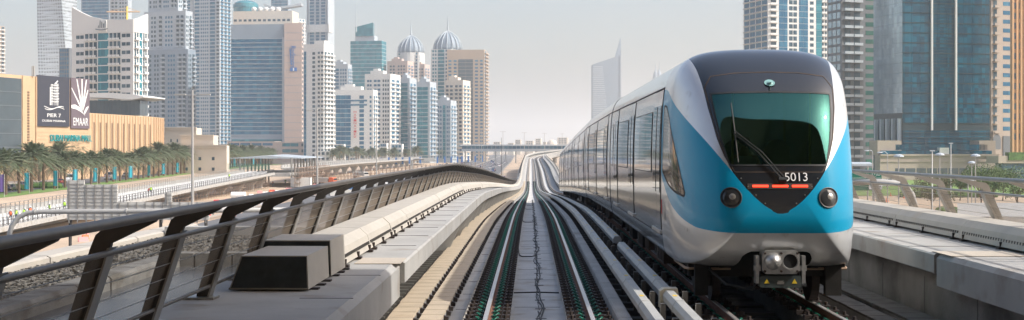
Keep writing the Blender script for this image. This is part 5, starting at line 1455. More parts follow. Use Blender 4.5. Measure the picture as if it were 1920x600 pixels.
b.facade(0,3.7,[(.05,.95,"win",3,{"g":g_mirror,"h":.7,"w":.8})]); b.facade(1,3.7,[(.03,.52,"balc",2,{"g":g_dark,"d":1.5}),(.62,.98,"glass",1,{"g":g_green,"h":.5})]); b.finish(lgrey_cl)
Y = 500; b = tower("teal mirrored office tower with two white vertical lines, right of the train", 1638,1692,1856,-260,Y,78,deep_wall)
b.facade(0,3.85,[(.0,1,"glass",3,{"g":g_mirror,"h":.985})],zb=pz(222,Y)); b.facade(1,3.85,[(.0,.995,"glass",10,{"g":g_deep,"h":.93}),(.0,.995,"ledge",1,{"d":.3,"t":-.1})],zb=pz(244,Y))
b.facade(1,1.9,[(.0,.995,"glass",4,{"g":g_deep,"h":.86})],zt=pz(244,Y),zb=pz(286,Y)); 
O,d,n,L = b.frame(1)
for fr_ in (.325,.60): m = MB(); m.obox(O,d,n,L*fr_-.35,L*fr_+.35,0,.9,pz(244,Y),b.z1); m.build("white_fin", white_cl, b.root)
m = MB(); 
for k in range(150): z = pz(244,Y)+k*1.28; 
m = MB()
k = 0
while pz(244,Y)+k*1.28 < b.z1-1: z = pz(244,Y)+k*1.28; m.obox(O,d,n,L*.34,L*.585,.1,.3,z-.06,z+.06); k += 1
k = 0
while pz(286,Y)+k*1.9 < pz(243,Y): z = pz(286,Y)+k*1.9; m.obox(O,d,n,-.3,L+.3,.1,.35,z-.14,z+.14); k += 1
m.build("horizontal_louvres", deep_wall, b.root, kind="stuff")
O2,d2,n2,L2 = b.frame(0)
for k in range(5): m = MB(); m.obox(O2,d2,n2,L2*(.15+.2*k)-.5,L2*(.15+.2*k)+.5,0,1.4,pz(286,Y),pz(222,Y)); m.build("corner_column", lgrey_cl, b.root)
b.finish()
b = tower("stone and teal podium spreading from the foot of the teal office tower", 1640,1650,1872,291,Y-14,80,stone_cl,name="podium")
O,d,n,L = b.frame(1); b.facade(1,3.6,[(.12,.93,"band",9,{"g":g_grey,"h":.6,"w":.88})],zt=pz(312,Y-14),zb=GZ+1)
m = MB(); m.obox(O,d,n,L*.0,L*.92,0,.3,pz(304,Y-14),pz(301,Y-14)); m.obox(O,d,n,0,L,0,.6,b.z1-.3,b.z1+.4); m.build("cornice", stone_cl, b.root)
m = MB(); m.obox(O,d,n,L*.02,L*.95,-3,-.5,b.z1,b.z1+1.7); m.obox(O,d,n,L*.15,L*.93,-4,-2,b.z1+1.9,b.z1+4.0); m.build("terrace_glass", g_deep, b.root)
m = MB(); m.obox(O,d,n,L*.0,L*.20,-9,-2,b.z1,b.z1+5.5); m.obox(O,d,n,L*.86,L*1.0,-9,-2,b.z1,b.z1+5.5); m.build("terrace_block", stone_cl, b.root)
m = MB(); m.obox(O,d,n,L*.50,L*.58,-2,.0,b.z1,b.z1+2.8); m.build("white_gate_frame", white_cl, b.root); b.finish()
b = tower("beige stone tower with arched base right of the teal office tower", 1846,1858,1902,-120,540,70,stone_cl)
b.facade(0,3.7,[(.1,.9,"balc",2,{"g":g_dark})]); b.facade(1,3.7,[(.05,.30,"balc",1,{"g":g_dark,"d":1.6}),(.50,.92,"win",1,{"g":g_blue,"h":.45,"w":.95})],zb=pz(250,540))
O,d,n,L = b.frame(1); m = MB(); m.obox(O,d,n,L*.02,L*.35,0,1.0,pz(290,540),pz(245,540)); m.build("arch_bay", stone_cl, b.root)
m = MB(); P_ = []
for k in range(9): a = math.pi*k/8; P_.append((L*.18+2.0*math.cos(a), pz(262,540)+2.4*math.sin(a)))
P_ = [(L*.18+2.0,pz(280,540))]+P_+[(L*.18-2.0,pz(280,540))]
m.v += [(O[0]+d[0]*u+n[0]*1.05,O[1]+d[1]*u+n[1]*1.05,z) for u,z in P_]; m.f.append(list(range(len(P_)))); m.m.append(0); m.build("arch_opening", dgrey_cl, b.root)
m = MB(); m.obox(O,d,n,L*.5,L*1.0,0,.4,GZ,pz(255,540)); m.build("dark_base", dgrey_cl, b.root); b.finish()
b = tower("orange stone tower cut off by the right edge of the picture", 1894,1898,1975,-150,480,75,orange_cl)
b.facade(1,3.7,[(.02,.26,"win",2,{"g":g_blue,"h":.62,"w":.5}),(.3,.98,"win",5,{"g":g_blue,"h":.62,"w":.5})],zb=pz(276,480)); b.facade(1,12,[(.0,1,"pier",10,{"d":.5,"t":.3})]); b.finish(orange_cl)
b = tower("dark glass low building at the right edge beyond the garden", 1866,1870,1990,306,430,75,dgrey_cl,name="low_building"); b.facade(1,3.2,[(.02,.98,"band",10,{"g":g_dark,"h":.8,"w":.94})]); 
O,d,n,L = b.frame(1); m = MB(); m.obox(O,d,n,0,L,-6,.6,b.z1,b.z1+2.4); m.build("stone_band", stone_cl, b.root); m = MB(); m.obox(O,d,n,L*.15,L,-1,1.0,b.z1+1.0,b.z1+3.6); m.build("roof_planting", hedge_m, b.root, kind="stuff"); b.finish()
# ------------------------------------------------------------------ date palms
def palm_proto(seed, h=6.6, R_=3.9, mt=None):
    rn = random.Random(seed); root = empty("date_palm")
    t = MB(); pts = [(0,0,-.5)]; rr = [.33]; bx_, by_ = rn.uniform(-.25,.25), rn.uniform(-.25,.25)
    for k in range(1,9): pts.append((bx_*(k/8)**2, by_*(k/8)**2, h*k/8)); rr.append(.29-.04*(k%2)-.005*k)
    t.tube(pts, rr, 9); t.build("trunk", bark, root, local=True)
    c = MB(); top = Vector((bx_,by_,h))
    for i in range(84):
        az = i*2.399+rn.uniform(-.2,.2); f = i/83.0
        el = R(lerp([(0,82),(.3,58),(.6,28),(.85,-5),(1,-35)], f)+rn.uniform(-8,8)); L = R_*rn.uniform(.85,1.1)*lerp([(0,.75),(.4,1.05),(1,.85)],f)
        droop = lerp([(0,.25),(.5,.55),(1,.5)],f)*L
        N = 8; P_ = []
        for q in range(N+1):
            s = q/N; r_ = L*math.cos(el)*s; z = L*math.sin(el)*s - droop*s*s
            P_.append(top+Vector((math.cos(az)*r_, math.sin(az)*r_, z)))
        side = Vector((-math.sin(az), math.cos(az), 0))
        m_ = 0 if rn.random() < .6 else 1
        if f > .93: m_ = 2
        for q in range(N*3):
            s = (q+.5)/(N*3); i0 = min(int(s*N),N-1); p = P_[i0].lerp(P_[i0+1], s*N-i0); tdir = (P_[i0+1]-P_[i0]).normalized()
            ll = .62*math.sin(math.pi*min(1,s*.85+.14))+.12
            for sg in (-1,1):
                tip = p+(side*sg*.8+tdir*.65+Vector((0,0,-.18+rn.uniform(-.2,.2)))).normalized()*ll
                w2 = tdir*.055
                c.add([p-w2, p+w2, tip],[(0,1,2)],m_)
        c.tube(P_, [.035]*N+[.01], 3, m_, cap=False)
    c.build("crown", [palm_a, palm_b, bark], root, local=True)
    if seed % 2 == 0:
        d_ = MB()
        for k in range(5):
            a = rn.uniform(0,6.28); p = top+Vector((math.cos(a)*.5,math.sin(a)*.5,-.2)); d_.tube([top,p,p+Vector((math.cos(a)*.5,math.sin(a)*.5,-.7))],[.03,.05,.16],6)
        d_.build("fruit_stalks", dates_m, root, local=True)
    return root
pal = [palm_proto(2,6.2,5.0), palm_proto(3,7.0,4.8), palm_proto(4,7.6,5.2)]; palused = [False]*3
def place_palm(x, y, z, sc, k, rz, lab, grp):
    if not palused[k]: o = pal[k]; palused[k] = True
    else: o = copy_tree(pal[k])
    o.location = (x,y,z); o.rotation_euler = (0,0,rz); o.scale = (sc*1.22,sc*1.22,sc); tag(o, lab, "palm tree", grp)
rn = random.Random(5)
front = []
y = 262.0; i = 0
while y < 1000:
    x = mall_road_x(y)-3.0; front.append((x,y)); y += 9.2 + rn.uniform(-.8,.8)
front = [(x,y) for x,y in front if -80 < CXP+x/y*F < 512]
front.sort(key=lambda p: p[0]/p[1])
cnt_=0
for (x,y) in front:
    cnt_ += 1
    place_palm(x,y,ground_z(x,y),rn.uniform(.86,1.08)*(1.0 if y<420 else 1.1),rn.randrange(3),rn.uniform(0,6),"date palm behind the teal banners, %s palm of the front row from the left" % ordn(min(cnt_,59)),"date palms of the front row beside the mall road")
back = []
y = 300
while y < 1000: back.append((mall_road_x(y)-24+rn.uniform(-2,2), y)); y += 11
back = [(x,y) for x,y in back if 40 < CXP+x/y*F < 505]; back.sort(key=lambda p: p[0]/p[1]); cnt_=0
for x,y in back:
    cnt_ += 1
    place_palm(x,y,ground_z(x,y),rn.uniform(1.05,1.25),rn.randrange(3),rn.uniform(0,6),"taller date palm near the mall wall, %s of the back row from the left" % ordn(min(cnt_,59)),"taller date palms of the back row")
fr = []
for k in range(26): fr.append((622+k*8.6+rn.uniform(-3,3), 850+k*11+rn.uniform(-15,15)))
cnt_=0
for px,y in fr:
    cnt_ += 1; place_palm(pxX(px,y),y,GZ+1,rn.uniform(1.0,1.25),rn.randrange(3),rn.uniform(0,6),"small distant palm below the slab towers, %s of that far row from the left" % ordn(cnt_),"distant palms below the slab towers")
# hedges and verge plants in front of the mall
for i,(x0,x1,Y) in enumerate(((0,40,300),(62,112,316),(-30,0,280))):
    m = MB(); 
    for q in range(60):
        x = rn.uniform(x0,x1); yy = Y+rn.uniform(0,5); c = pw(x,0,yy); m.ellipsoid((c[0],c[1],ground_z(c[0],yy)+.5),(1.2,1.2,.75+rn.uniform(0,.3)),0,7,4)
    m.build("clipped_hedge", hedge_m, label=["low clipped green hedge at the left edge under the palms","low clipped green hedge between the first banners","short green hedge cut by the left border"][i], cat="hedge")
# banners on poles
k_ = 0
for px in (8,55,108,146,183,219,249,282,310,336,362,382,404,423,442,460,478,492):
    k_ += 1; k = (CXP-px)/F; Y = 77.7/(k-.09)
    if Y < 0 or Y > 900: continue
    x = -k*Y; z = ground_z(x-1,Y)+.0
    first_ = px == 8
    root = empty("street_banner", (x,Y,z), ("narrow purple banner on a pole at the far left edge" if first_ else "teal vertical banner on a pole, %s banner from the left in front of the palms" % ordn(k_-1)), "banner", None if first_ else "teal banners along the mall road")
    m = MB(); m.tube([(0,0,-1),(0,0,4.6)],.06,6); m.build("pole", pole_m, root, local=True)
    m = MB(); a = rn.uniform(-.5,.5); n_=6
    b0 = []
    for q in range(n_+1):
        u = .08+1.15*q/n_; b0.append((-u*math.cos(a), -u*math.sin(a)+.08*math.sin(q*1.3)))
    for th in (0,): m.loft([[(bx,by,1.0),(bx,by,4.5)] for bx,by in b0],0,closed=False)
    m.build("flag", purple_flag if first_ else teal_flag, root, local=True)
k_ = 0
for px in (717,731,745,757,770,790,822,836,848,860,868,880,893,906):
    k_ += 1; Y = 760+k_*14; p = (pxX(px,Y),Y,GZ+1)
    root = empty("street_banner", p, "small dark blue banner beside the far palms, %s from the left of that row" % ordn(k_), "banner", "dark blue banners along the far road")
    m = MB(); m.tube([(0,0,-1),(0,0,5.5)],.07,5); m.build("pole", pole_m, root, local=True)
    m = MB(); m.box(-1.3,-.1,-.03,.03,1.2,5.4); m.build("flag", blue_flag, root, local=True)

# ------------------------------------------------------------------ vehicles
def car_proto():
    root = empty("parked_car")
    prof = [(-2.2,.35),(-2.22,.62),(-2.1,.80),(-1.2,.92),(.0,.95),(1.5,.97),(2.15,.90),(2.2,.6),(2.18,.33)]
    m = MB(); secs = []
    for x,ins in ((-.86,.06),(-.82,0),(.82,0),(.86,.06)): secs.append([(x,yy,zz) for yy,zz in prof])
    m.loft(secs); m.build("body", car_paints[0], root, local=True)
    m = MB(); cab = [(-1.15,.90),(-.55,1.38),(.9,1.42),(1.75,.95)]
    m.loft([[(x*(.86 if z>1.2 else 1),y,z) for y,z in cab] for x in (-.78,.78)]); m.build("cabin_glass", train_black, root, local=True)
    m = MB(); m.loft([[(x,y,z) for y,z in ((-.52,1.37),(-.5,1.45),(.85,1.48),(.92,1.41))] for x in (-.66,.66)]); m.build("roof_panel", car_paints[0], root, local=True)
    for sx in (-.78,.78):
        for wy in (-1.35,1.35):
            m = MB(); m.tube([(sx-.1,wy,.32),(sx+.1,wy,.32)],.32,12); w_ = m.build("wheel", tyre_m, root, local=True)
    for sx in (-.62,.62):
        m = MB(); m.box(sx-.16,sx+.16,-2.26,-2.2,.60,.72); m.build("headlight", white_m, root, local=True)
        m = MB(); m.box(sx-.16,sx+.16,2.18,2.24,.66,.80); m.build("tail_light", red_pl, root, local=True)
    return root
cproto = car_proto(); carused = [False]
def place_car(x,y,z,rz,ci,lab,grp,scale=(1,1,1),name="parked_car"):
    if not carused[0]: o = cproto; carused[0] = True
    else: o = copy_tree(cproto)
    o.location = (x,y,z); o.rotation_euler = (0,0,rz); o.scale = scale; tag(o, lab, "car", grp)
    for c in o.children:
        if c.name.startswith(("body","roof_panel")):
            c.material_slots[0].link = 'OBJECT'; c.material_slots[0].material = car_paints[ci]
    return o
proto_children = list(cproto.children)
hw = []
for k in range(100):
    y = 330+k*8+rn.uniform(-4,4); lane = rn.choice([-43,-39,-35,-31,-19.5,-15.5,-11.5,-7.5]); hw.append((lane,y))
for lane,y in hw:
    ci = rn.choice([0,0,1,1,3,2,4,5]); x = lerp([(-100,-4),(300,-4),(700,-2),(1100,2)], y)+lane
    van = rn.random() < .25; w_ = "%s %s" % (car_words[ci],"van" if van else "car")
    band_ = "near" if y < 520 else ("middle" if y < 800 else "farthest"); side_ = "far carriageway" if lane < -25 else "carriageway next to the metro viaduct"
    place_car(x,y,GZ+.03,0 if lane<-25 else math.pi,ci,"%s in the %s traffic of the highway's %s" % (w_,band_,side_),"%ss, %s traffic, %s" % (w_,band_,side_),(1.05,1.15,1.45) if van else (1,1,1))
ml = []
for px in (20,45,80,112,132,205,236,300,345,372,398,420,452,474):
    k = (CXP-px)/F; Y = (77.7+rn.choice([9,13]))/(k-.09)
    if 0 < Y < 950: ml.append((-k*Y,Y,px))
kk=0
for x,Y,px in ml:
    kk += 1; ci = [2,3,5,4,0,0,3,1,0,1,0,3,0,1][kk-1]; big = px in (205,132)
    place_car(x,Y,ground_z(x,Y)+.08,R(6)+ (0 if kk%2 else math.pi),ci,"%s %s on the palm-lined mall road, %s vehicle from the left" % (car_words[ci],"minibus" if big else "car",ordn(kk)),"vehicles on the mall road",(1.1,1.5,1.7) if big else (1,1,1))

# ------------------------------------------------------------------ tram viaduct under construction
def tvz(y): return lerp([(100,-11.0),(170,-10.4),(278,-9.15),(395,-7.6),(480,-6.9),(700,-7.0),(1000,-7.4)], y)
def tvx(y): return lerp([(100,-62),(175,-66.5),(278,-70),(395,-72),(600,-74),(1000,-60)], y)
def tv_sweep(m, prof, y0, y1, step=10):
    ys_ = []; y = y0
    while y < y1: ys_.append(y); y += step
    ys_.append(y1); m.loft([[(tvx(y)+d, y, tvz(y)+h) for d,h in prof][::-1] for y in ys_]); return m
root = empty("tram_viaduct", (tvx(285),285,GZ), "pale tram viaduct under construction running past the palms on the left", "viaduct")
for (a,b) in ((110,396),(462,1000)):
    m = MB(); tv_sweep(m, [(-9.0,0),(-9.0,-.35),(-6.5,-.9),(-5.8,-1.6),(-3.2,-1.6),(-2.5,-.9),(0,-.45),(.15,-.45),(.15,.25),(0,.25),(0,0)], a, b); m.build("deck", concrete_lt, root)
    m = MB(); tv_sweep(m, [(-9.1,-.35),(-9.1,1.15),(-8.9,1.15),(-8.9,-.35)], a, b); m.build("far_parapet", concrete_lt, root)
    for off,nm in ((.0,"near_railing"),(-8.7,"far_railing")):
        m = MB()
        for h in ((.45,.95,1.35) if off == 0 else (1.4,1.8)):
            tv_sweep(m, [(off-.03,h),(off-.03,h+.07),(off+.03,h+.07),(off+.03,h)], a, b, 20)
        y = a
        while y < b:
            m.box(tvx(y)+off-.05,tvx(y)+off+.05,y-.05,y+.05,tvz(y)+.2,tvz(y)+(1.4 if off==0 else 1.85)); y += 2.0 if y < 420 else 6
        m.build(nm, steel_dk if off==0 else steel_gr, root)
    m = MB(); y = a
    while y < min(b,420):
        for dx in (-2.2,-3.6,-5.2,-6.8):
            m.box(tvx(y)+dx-.12,tvx(y)+dx+.12,y-.12,y+.12,tvz(y),tvz(y)+.75)
        y += 1.6
    if m.v: m.build("track_fixings", white_m, root, kind="stuff")
ys_p = [157,175,193,213,233,255,278,298,318,339,361,380,395]+[470+28*k for k in range(16)]
for i,y in enumerate(ys_p):
    zt = tvz(y)-1.6; x = tvx(y)-4.5; m = MB()
    if zt-GZ < .6: continue
    H = zt-GZ
    m.loft([[(x+w_*cx_, y+.8*cy_, z) for cx_,cy_ in ((-1,-.7),(-.8,-1),(.8,-1),(1,-.7),(1,.7),(.8,1),(-.8,1),(-1,.7))] for w_,z in ((1.0,GZ),(1.0,GZ+H*.35),(1.3,GZ+H*.6),(2.0,GZ+H*.88),(2.4,zt),)]); m.build("viaduct_pier", concrete_lt, label="flared concrete pier under the tram viaduct, %s pier from the left" % ordn(i+1), cat="pier", group="flared piers of the tram viaduct")
# site ground details under it: scaffolding fences, barriers
k_=0
for y0,y1,off,z_ in ((120,395,-11,3.0),(260,395,-1,2.6)):
    k_+=1; m = MB(); y = y0
    while y < y1:
        x = tvx(y)+off; m.tube([(x,y,GZ),(x,y,GZ+z_)],.04,4); m.tube([(x,y,GZ+.3),(x+0,y+1.5,GZ+z_)],.03,4); y += 3.0
    for h in (.5,1.2,1.9,z_-.1): m.tube([(tvx(y)+off,y,GZ+h) for y in range(y0,y1+1,15)],.035,4)
    m.build("scaffold_fence", rust_m if k_==2 else steel_gr, label=["grey lattice fence behind the tram viaduct piers","rusty lattice fence in front of the tram viaduct piers"][k_-1], cat="fence")
bi = 0
bl = []
for q in range(70):
    y = rn.uniform(230,420); x = tvx(y)+rn.uniform(3,19); bl.append((x,y))
bl += [(tvx(y)+rn.uniform(9,12),y) for y in range(168,196,4)]
bl.sort(key=lambda p:p[0]/p[1]); 
for x,y in bl:
    bi += 1; c = rn.choice([0,0,1,2,3]); m = MB(); L = 1.3; a = rn.uniform(-.6,.6)+ (1.2 if y < 200 else .3)
    sec = [(-.24,0),(-.18,.2),(-.08,.62),(.08,.62),(.18,.2),(.24,0)]
    d_ = (math.cos(a),math.sin(a)); n_ = (-d_[1],d_[0])
    m.loft([[(x+d_[0]*u+n_[0]*v*s_, y+d_[1]*u+n_[1]*v*s_, GZ+h*s_) for v,h in sec] for u,s_ in ((-L/2,.9),(-L/2+.1,1),(L/2-.1,1),(L/2,.9))])
    cw = ["faded pink","orange","white","red"][c]
    m.build("site_barrier", [pink_pl,orange_pl,white_m,red_pl][c], label="%s plastic site barrier on the sand, %s from the left" % (cw, ordn(bi) if bi<60 else "of the rightmost few"), cat="barrier", group="plastic site barriers")
# white tank, containers, trucks near the construction
def site_box(lab, px, Y, wx, wy, h, mt, cat, roofm=None, z=GZ):
    x = pxX(px,Y); root = empty(cat.replace(" ","_"), (x,Y,z), lab, cat); m = MB(); m.box(-wx/2,wx/2,-wy/2,wy/2,.15,h); m.build("body", mt, root, local=True)
    m = MB(); k = -wx/2+.2
    while k < wx/2: m.box(k,k+.08,-wy/2-.05,-wy/2,.2,h-.1); k += .4
    for sx in (-wx/2,wx/2-.12): m.box(sx-.02,sx+.14,-wy/2-.08,wy/2+.04,0,h+.05)
    m.build("ribs", roofm or mt, root, local=True)
site_box("blue site container between parked trucks below the far fence", 659,330,4,3,2.8,blue_pl,"site container")
site_box("pale cabin container among the trucks right of the blue one", 690,345,6,3,2.9,white_cl,"site cabin")
site_box("white site cabin beside the scaffolding of the new station", 565,400,6,3,3,white_cl,"site cabin")
site_box("light grey cabin far along the construction strip", 735,470,8,3,3,lgrey_cl,"site cabin")
site_box("yellowish cabin near the far palms on the construction strip", 800,600,8,4,3.2,cream_cl,"site cabin")
root = empty("water_tank", (pxX(447,300),300,GZ), "white horizontal water tank among orange barriers", "water tank")
m = MB(); m.tube([(-1.7,0,1.2),(-1.6,0,1.2),(1.6,0,1.2),(1.7,0,1.2)],[.5,.8,.8,.5],16); m.build("tank", white_m, root, local=True, smooth=False); m = MB()
for x in (-1.1,1.1): m.box(x-.15,x+.15,-.7,.7,0,.7)
m.build("cradle", steel_gr, root, local=True)
def truck(px, Y, lab, mt, bmt, rz):
    root = empty("dump_truck", (pxX(px,Y),Y,GZ), lab, "truck", rz=rz)
    m = MB(); m.loft([[(x,y,z) for y,z in ((-3.6,.6),(-3.6,1.6),(-3.3,2.6),(-1.9,2.7),(-1.8,.6))] for x in (-1.15,1.15)]); m.build("cab", mt, root, local=True)
    m = MB(); m.loft([[(x,y,z) for y,z in ((-1.5,1.2),(-1.6,2.5),(3.6,2.6),(3.4,1.1))] for x in (-1.2,1.2)]); m.build("tipper_body", bmt, root, local=True)
    m = MB(); m.box(-1.0,1.0,-3.62,-3.55,1.7,2.4); m.build("windscreen", train_black, root, local=True)
    for sx in (-.95,.95):
        for wy in (-2.7,1.4,2.6): m = MB(); m.tube([(sx-.18,wy,.5),(sx+.18,wy,.5)],.5,12); m.build("wheel", tyre_m, root, local=True)
truck(628,350,"white dump truck on the site left of the blue container",white_m,cream_cl,.6); truck(645,300,"cream dump truck near the first fence gap",cream_cl,panel_m,1.9)
truck(720,400,"white truck with a red-white load bed on the site",white_m,red_pl,.3); truck(610,420,"orange truck near the scaffolding",orange_pl,panel_m,1.2); truck(676,520,"grey truck far along the construction strip",pole_m,panel_m,.8)
# workers
wk = [(20,0),(30,0),(44,0),(57,0),(93,0),(121,0),(278,0),(283,0),(430,1),(512,1),(535,1),(560,1)]
for i,(px,w_) in enumerate(wk):
    k = (CXP-px)/F
    Y = 69/k
    for _ in range(6): Y = (-tvx(Y)+3.0)/k
    x = -k*Y; z = tvz(Y) if Y < 396 else GZ
    standing("person", (x,Y,z), "worker in a %s standing on the tram viaduct, %s worker from the left" % ("lime hi-vis vest" if i%3 else "orange vest", ordn(i+1)), "workers on the tram viaduct", cloth_b, rz=i*1.3, vest=hivis if i%3 else orange_pl, bend=.4 if i%4==2 else .05)
# new station under construction with a pale roof
root = empty("tram_station", (tvx(430),430,GZ), "half-built tram station with a pale flat roof and green netting", "station")
xa = tvx(430)-9; 
m = MB(); m.box(xa-4,xa+13,402,458,tvz(430)-1.4,tvz(430)-.3); m.build("platform", concrete_lt, root)
m = MB(); secs=[]
for k in range(9):
    y = 405+k*6; secs.append([(xa-6,y,-3.2),(xa-6,y,-3.0),(xa+6,y,-2.3+.3*math.sin(k*.4)),(xa+16,y,-3.0),(xa+16,y,-3.2)])
m.loft(secs); m.build("roof", lgrey_cl, root)
for k in range(9):
    for dx in (-3,13): m = MB(); m.tube([(xa+dx,405+k*6,GZ),(xa+dx,405+k*6,-3)],.3,8); m.build("column", steel_gr, root)
m = MB(); m.quad((xa-5,396,-6.4),(xa+8,396,-6.4),(xa+8,396,-4.6),(xa-5,396,-4.6)); m.build("green_netting", shade_net, root)
m = MB()
for k in range(26):
    y = 396+k*2.6; m.tube([(xa+15.5,y,GZ),(xa+15.5,y,-5+rn.uniform(-2,1))],.06,4); m.tube([(xa+17,y,GZ),(xa+17,y,-6)],.06,4); m.tube([(xa+15.5,y,GZ+rn.uniform(0,2)),(xa+17,y+2.6,GZ+rn.uniform(3,5))],.05,4)
for h in (1.5,3.0,4.5,6.0): m.tube([(xa+15.5,396,GZ+h),(xa+15.5,462,GZ+h)],.06,4); m.tube([(xa+17,396,GZ+h),(xa+17,462,GZ+h)],.06,4); m.box(xa+15.4,xa+17,396,460,GZ+h-.03,GZ+h)
m.build("scaffolding", rust_m, root, kind="stuff")
# more falsework farther along the strip
for i,(px,Y,w_) in enumerate(((600,450,14),(680,560,20),(760,640,24),(830,720,24))):
    m = MB(); x0 = pxX(px,Y)
    for a in range(12):
        for b_ in range(3): m.tube([(x0+a*w_/12,Y+b_*2,GZ),(x0+a*w_/12,Y+b_*2,GZ+3.5+rn.uniform(-.5,1))],.07,4)
        m.tube([(x0+a*w_/12,Y,GZ+.3),(x0+(a+1)*w_/12,Y,GZ+3.2)],.05,4)
    for h in (1.2,2.4,3.4): m.tube([(x0,Y,GZ+h),(x0+w_,Y,GZ+h)],.07,4)
    m.build("falsework_frame", rust_m, label="rusty falsework frame on the construction strip, %s from the left" % ordn(i+1), cat="scaffold", group="falsework frames")
# piles of material on the strip
for i in range(26):
    Y = rn.uniform(300,620); x = tvx(Y)+rn.uniform(4,22); m = MB(); kk_ = rn.randrange(3)
    if kk_ == 0:
        for q in range(6): m.box(x-1.5,x+1.5,Y+q*.3,Y+q*.3+.2,GZ+.02,GZ+.4+.1*(q%2))
        nm, mt_x, cw = "timber_stack", tan_m, "stack of timber"
    elif kk_ == 1:
        m.ellipsoid((x,Y,GZ+.1),(2.2,2.0,1.1),0,9,5); nm, mt_x, cw = "sand_heap", sand, "heap of sand"
    else:
        for q in range(5): m.tube([(x-1.8,Y+q*.35,GZ+.2),(x+1.8,Y+q*.35,GZ+.2)],.16,7)
        nm, mt_x, cw = "pipe_stack", steel_gr, "stack of grey pipes"
    m.build(nm, mt_x, label="%s on the construction strip %s" % (cw, "near the tram piers" if Y<420 else "far along towards the palms"), cat=nm.replace("_"," "), group=cw+"s on the strip "+("near" if Y<420 else "far"))

# ------------------------------------------------------------------ road gantry with ribbed sign backs
Yg = 62; root = empty("road_gantry", (pxX(16,Yg),Yg,GZ), "grey pipe gantry bending down at its left end, carrying ribbed sign backs", "gantry")
pts = [pw(16,278+12/Yg*F,Yg), pw(16,470,Yg), pw(16,446,Yg), pw(22,424,Yg), pw(34,408,Yg), pw(52,399,Yg), pw(75,397,Yg), pw(240,396,Yg), pw(560,393,Yg)]
m = MB(); m.tube(pts,.115,14); m.build("pipe", mat("grey_painted_pipe",(.34,.34,.33),.5,var=.1,vscale=3), root, smooth=True)
m = MB(); 
for px in (66,238,400): m.tube([pw(px-1.2,397 if px<200 else 396,Yg),pw(px+1.2,397 if px<200 else 396,Yg)],.16,14)
m.build("pipe_flange", MATS["grey_painted_pipe"], root)
Yq = 95
root = empty("sign_board", (pxX(170,Yq),Yq,GZ), "back of large grey ribbed road sign boards standing behind the pipe gantry", "sign board")
def ribpanel(x0,x1,y0,y1,name="ribbed_panel"):
    m = MB(); m.box(pxX(x0,Yq),pxX(x1,Yq),Yq,Yq+.12,pz(y1,Yq),pz(y0,Yq)); p = m.build(name, panel_m, root)
    m = MB(); z = pz(y1,Yq)
    while z < pz(y0,Yq)-.1: m.box(pxX(x0,Yq),pxX(x1,Yq),Yq-.06,Yq,z,z+.10); z += .26
    m.build("ribs", panel_m, p)
    m = MB(); x = x0+4
    while x < x1: m.box(pxX(x,Yq)-.045,pxX(x,Yq)+.045,Yq-.10,Yq-.06,pz(y1+6,Yq),pz(y0-0,Yq)); x += 16.2
    m.build("uprights", steel_gr, p)
ribpanel(126,158,338,412); ribpanel(158.3,220,346,412); ribpanel(220.3,392,379,412); ribpanel(309,322,361,379)
m = MB(); m.box(pxX(118,Yq),pxX(400,Yq),Yq-.2,Yq+.3,GZ,pz(411,Yq)-2.2); 
for px in (130,200,300,385):
    q = MB(); q.tube([(pxX(px,Yq),Yq+.2,GZ),(pxX(px,Yq),Yq+.2,pz(405,Yq))],.12,8); q.build("post", steel_dk, root)
# ------------------------------------------------------------------ lamp posts
lamps = [(361,178,82,1,50,48),(595,208,134,1,32,32),(706,224,193,1,22,22),(770,232,258,1,14,14),(818,236,345,1,9,9),(860,240,430,1,7,7),(903,245,430,1,9,9),(943,247,520,1,8,8),(983,249,560,1,8,8),(1021,250,620,1,8,8),(1054,251,680,1,7,7)]
for i,(px,yt,Y,kind,l_,r_) in enumerate(lamps):
    x = pxX(px,Y); zt = pz(yt,Y); root = empty("street_lamp", (x,Y,GZ), "tall thin double-armed street lamp, %s one from the left" % ordn(i+1), "street lamp", "double-armed street lamps along the highway")
    m = MB(); m.tube([(x,Y,GZ),(x,Y,GZ+1),(x,Y,zt+.3)],[.16,.13,.06],8); m.build("pole", pole_m, root)
    m = MB(); w_ = 23/F*82; m.tube([(x-w_,Y,zt+.02),(x,Y,zt-.03),(x+w_,Y,zt+.02)],.03,6); m.build("cross_arm", pole_m, root)
    for sx in (-1,1): m = MB(); m.box(x+sx*w_-.35,x+sx*w_+.35,Y-.12,Y+.12,zt-.02,zt+.07); m.build("lamp_head", pole_m, root)
# overhead bracket sign far left of fence top (small T gantry)
Y = 300; root = empty("road_sign", (pxX(773,Y),Y,GZ), "small T-shaped road gantry sign behind the fence", "road sign")
m = MB(); m.tube([(pxX(773,Y),Y,GZ),(pxX(773,Y),Y,pz(300,Y)),(pxX(780,Y),Y,pz(298,Y)),(pxX(808,Y),Y,pz(298,Y))],.18,8); m.build("pole", pole_m, root)
m = MB(); m.box(pxX(795,Y),pxX(815,Y),Y-.2,Y,pz(302,Y),pz(296,Y)); m.build("sign_panel", panel_m, root)
Y = 330
for px,mt_x,lab in ((944,purple_flag,"small dark purple roadside sign left of the far track"),(951,teal_flag,"small teal roadside sign left of the far track"),(888,red_pl,"small maroon banner sign left of the far track")):
    root = empty("road_sign", (pxX(px,Y),Y,GZ), lab, "road sign"); m = MB(); m.tube([(0,0,0),(0,0,5.0)],.06,6); m.build("pole", pole_m, root, local=True); m = MB(); m.box(-.4 if px==951 else -.3,.45,-.04,.04,3.5,5.0 if px!=951 else 4.4); m.build("panel", mt_x, root, local=True)
# slender mast by the crossing
Y = 420; m = MB(); m.tube([(pxX(940,Y),Y,GZ),(pxX(940,Y),Y,pz(258,Y))],[.15,.06],6); m.build("signal_mast", steel_dk, label="dark slender mast standing before the long station", cat="mast")
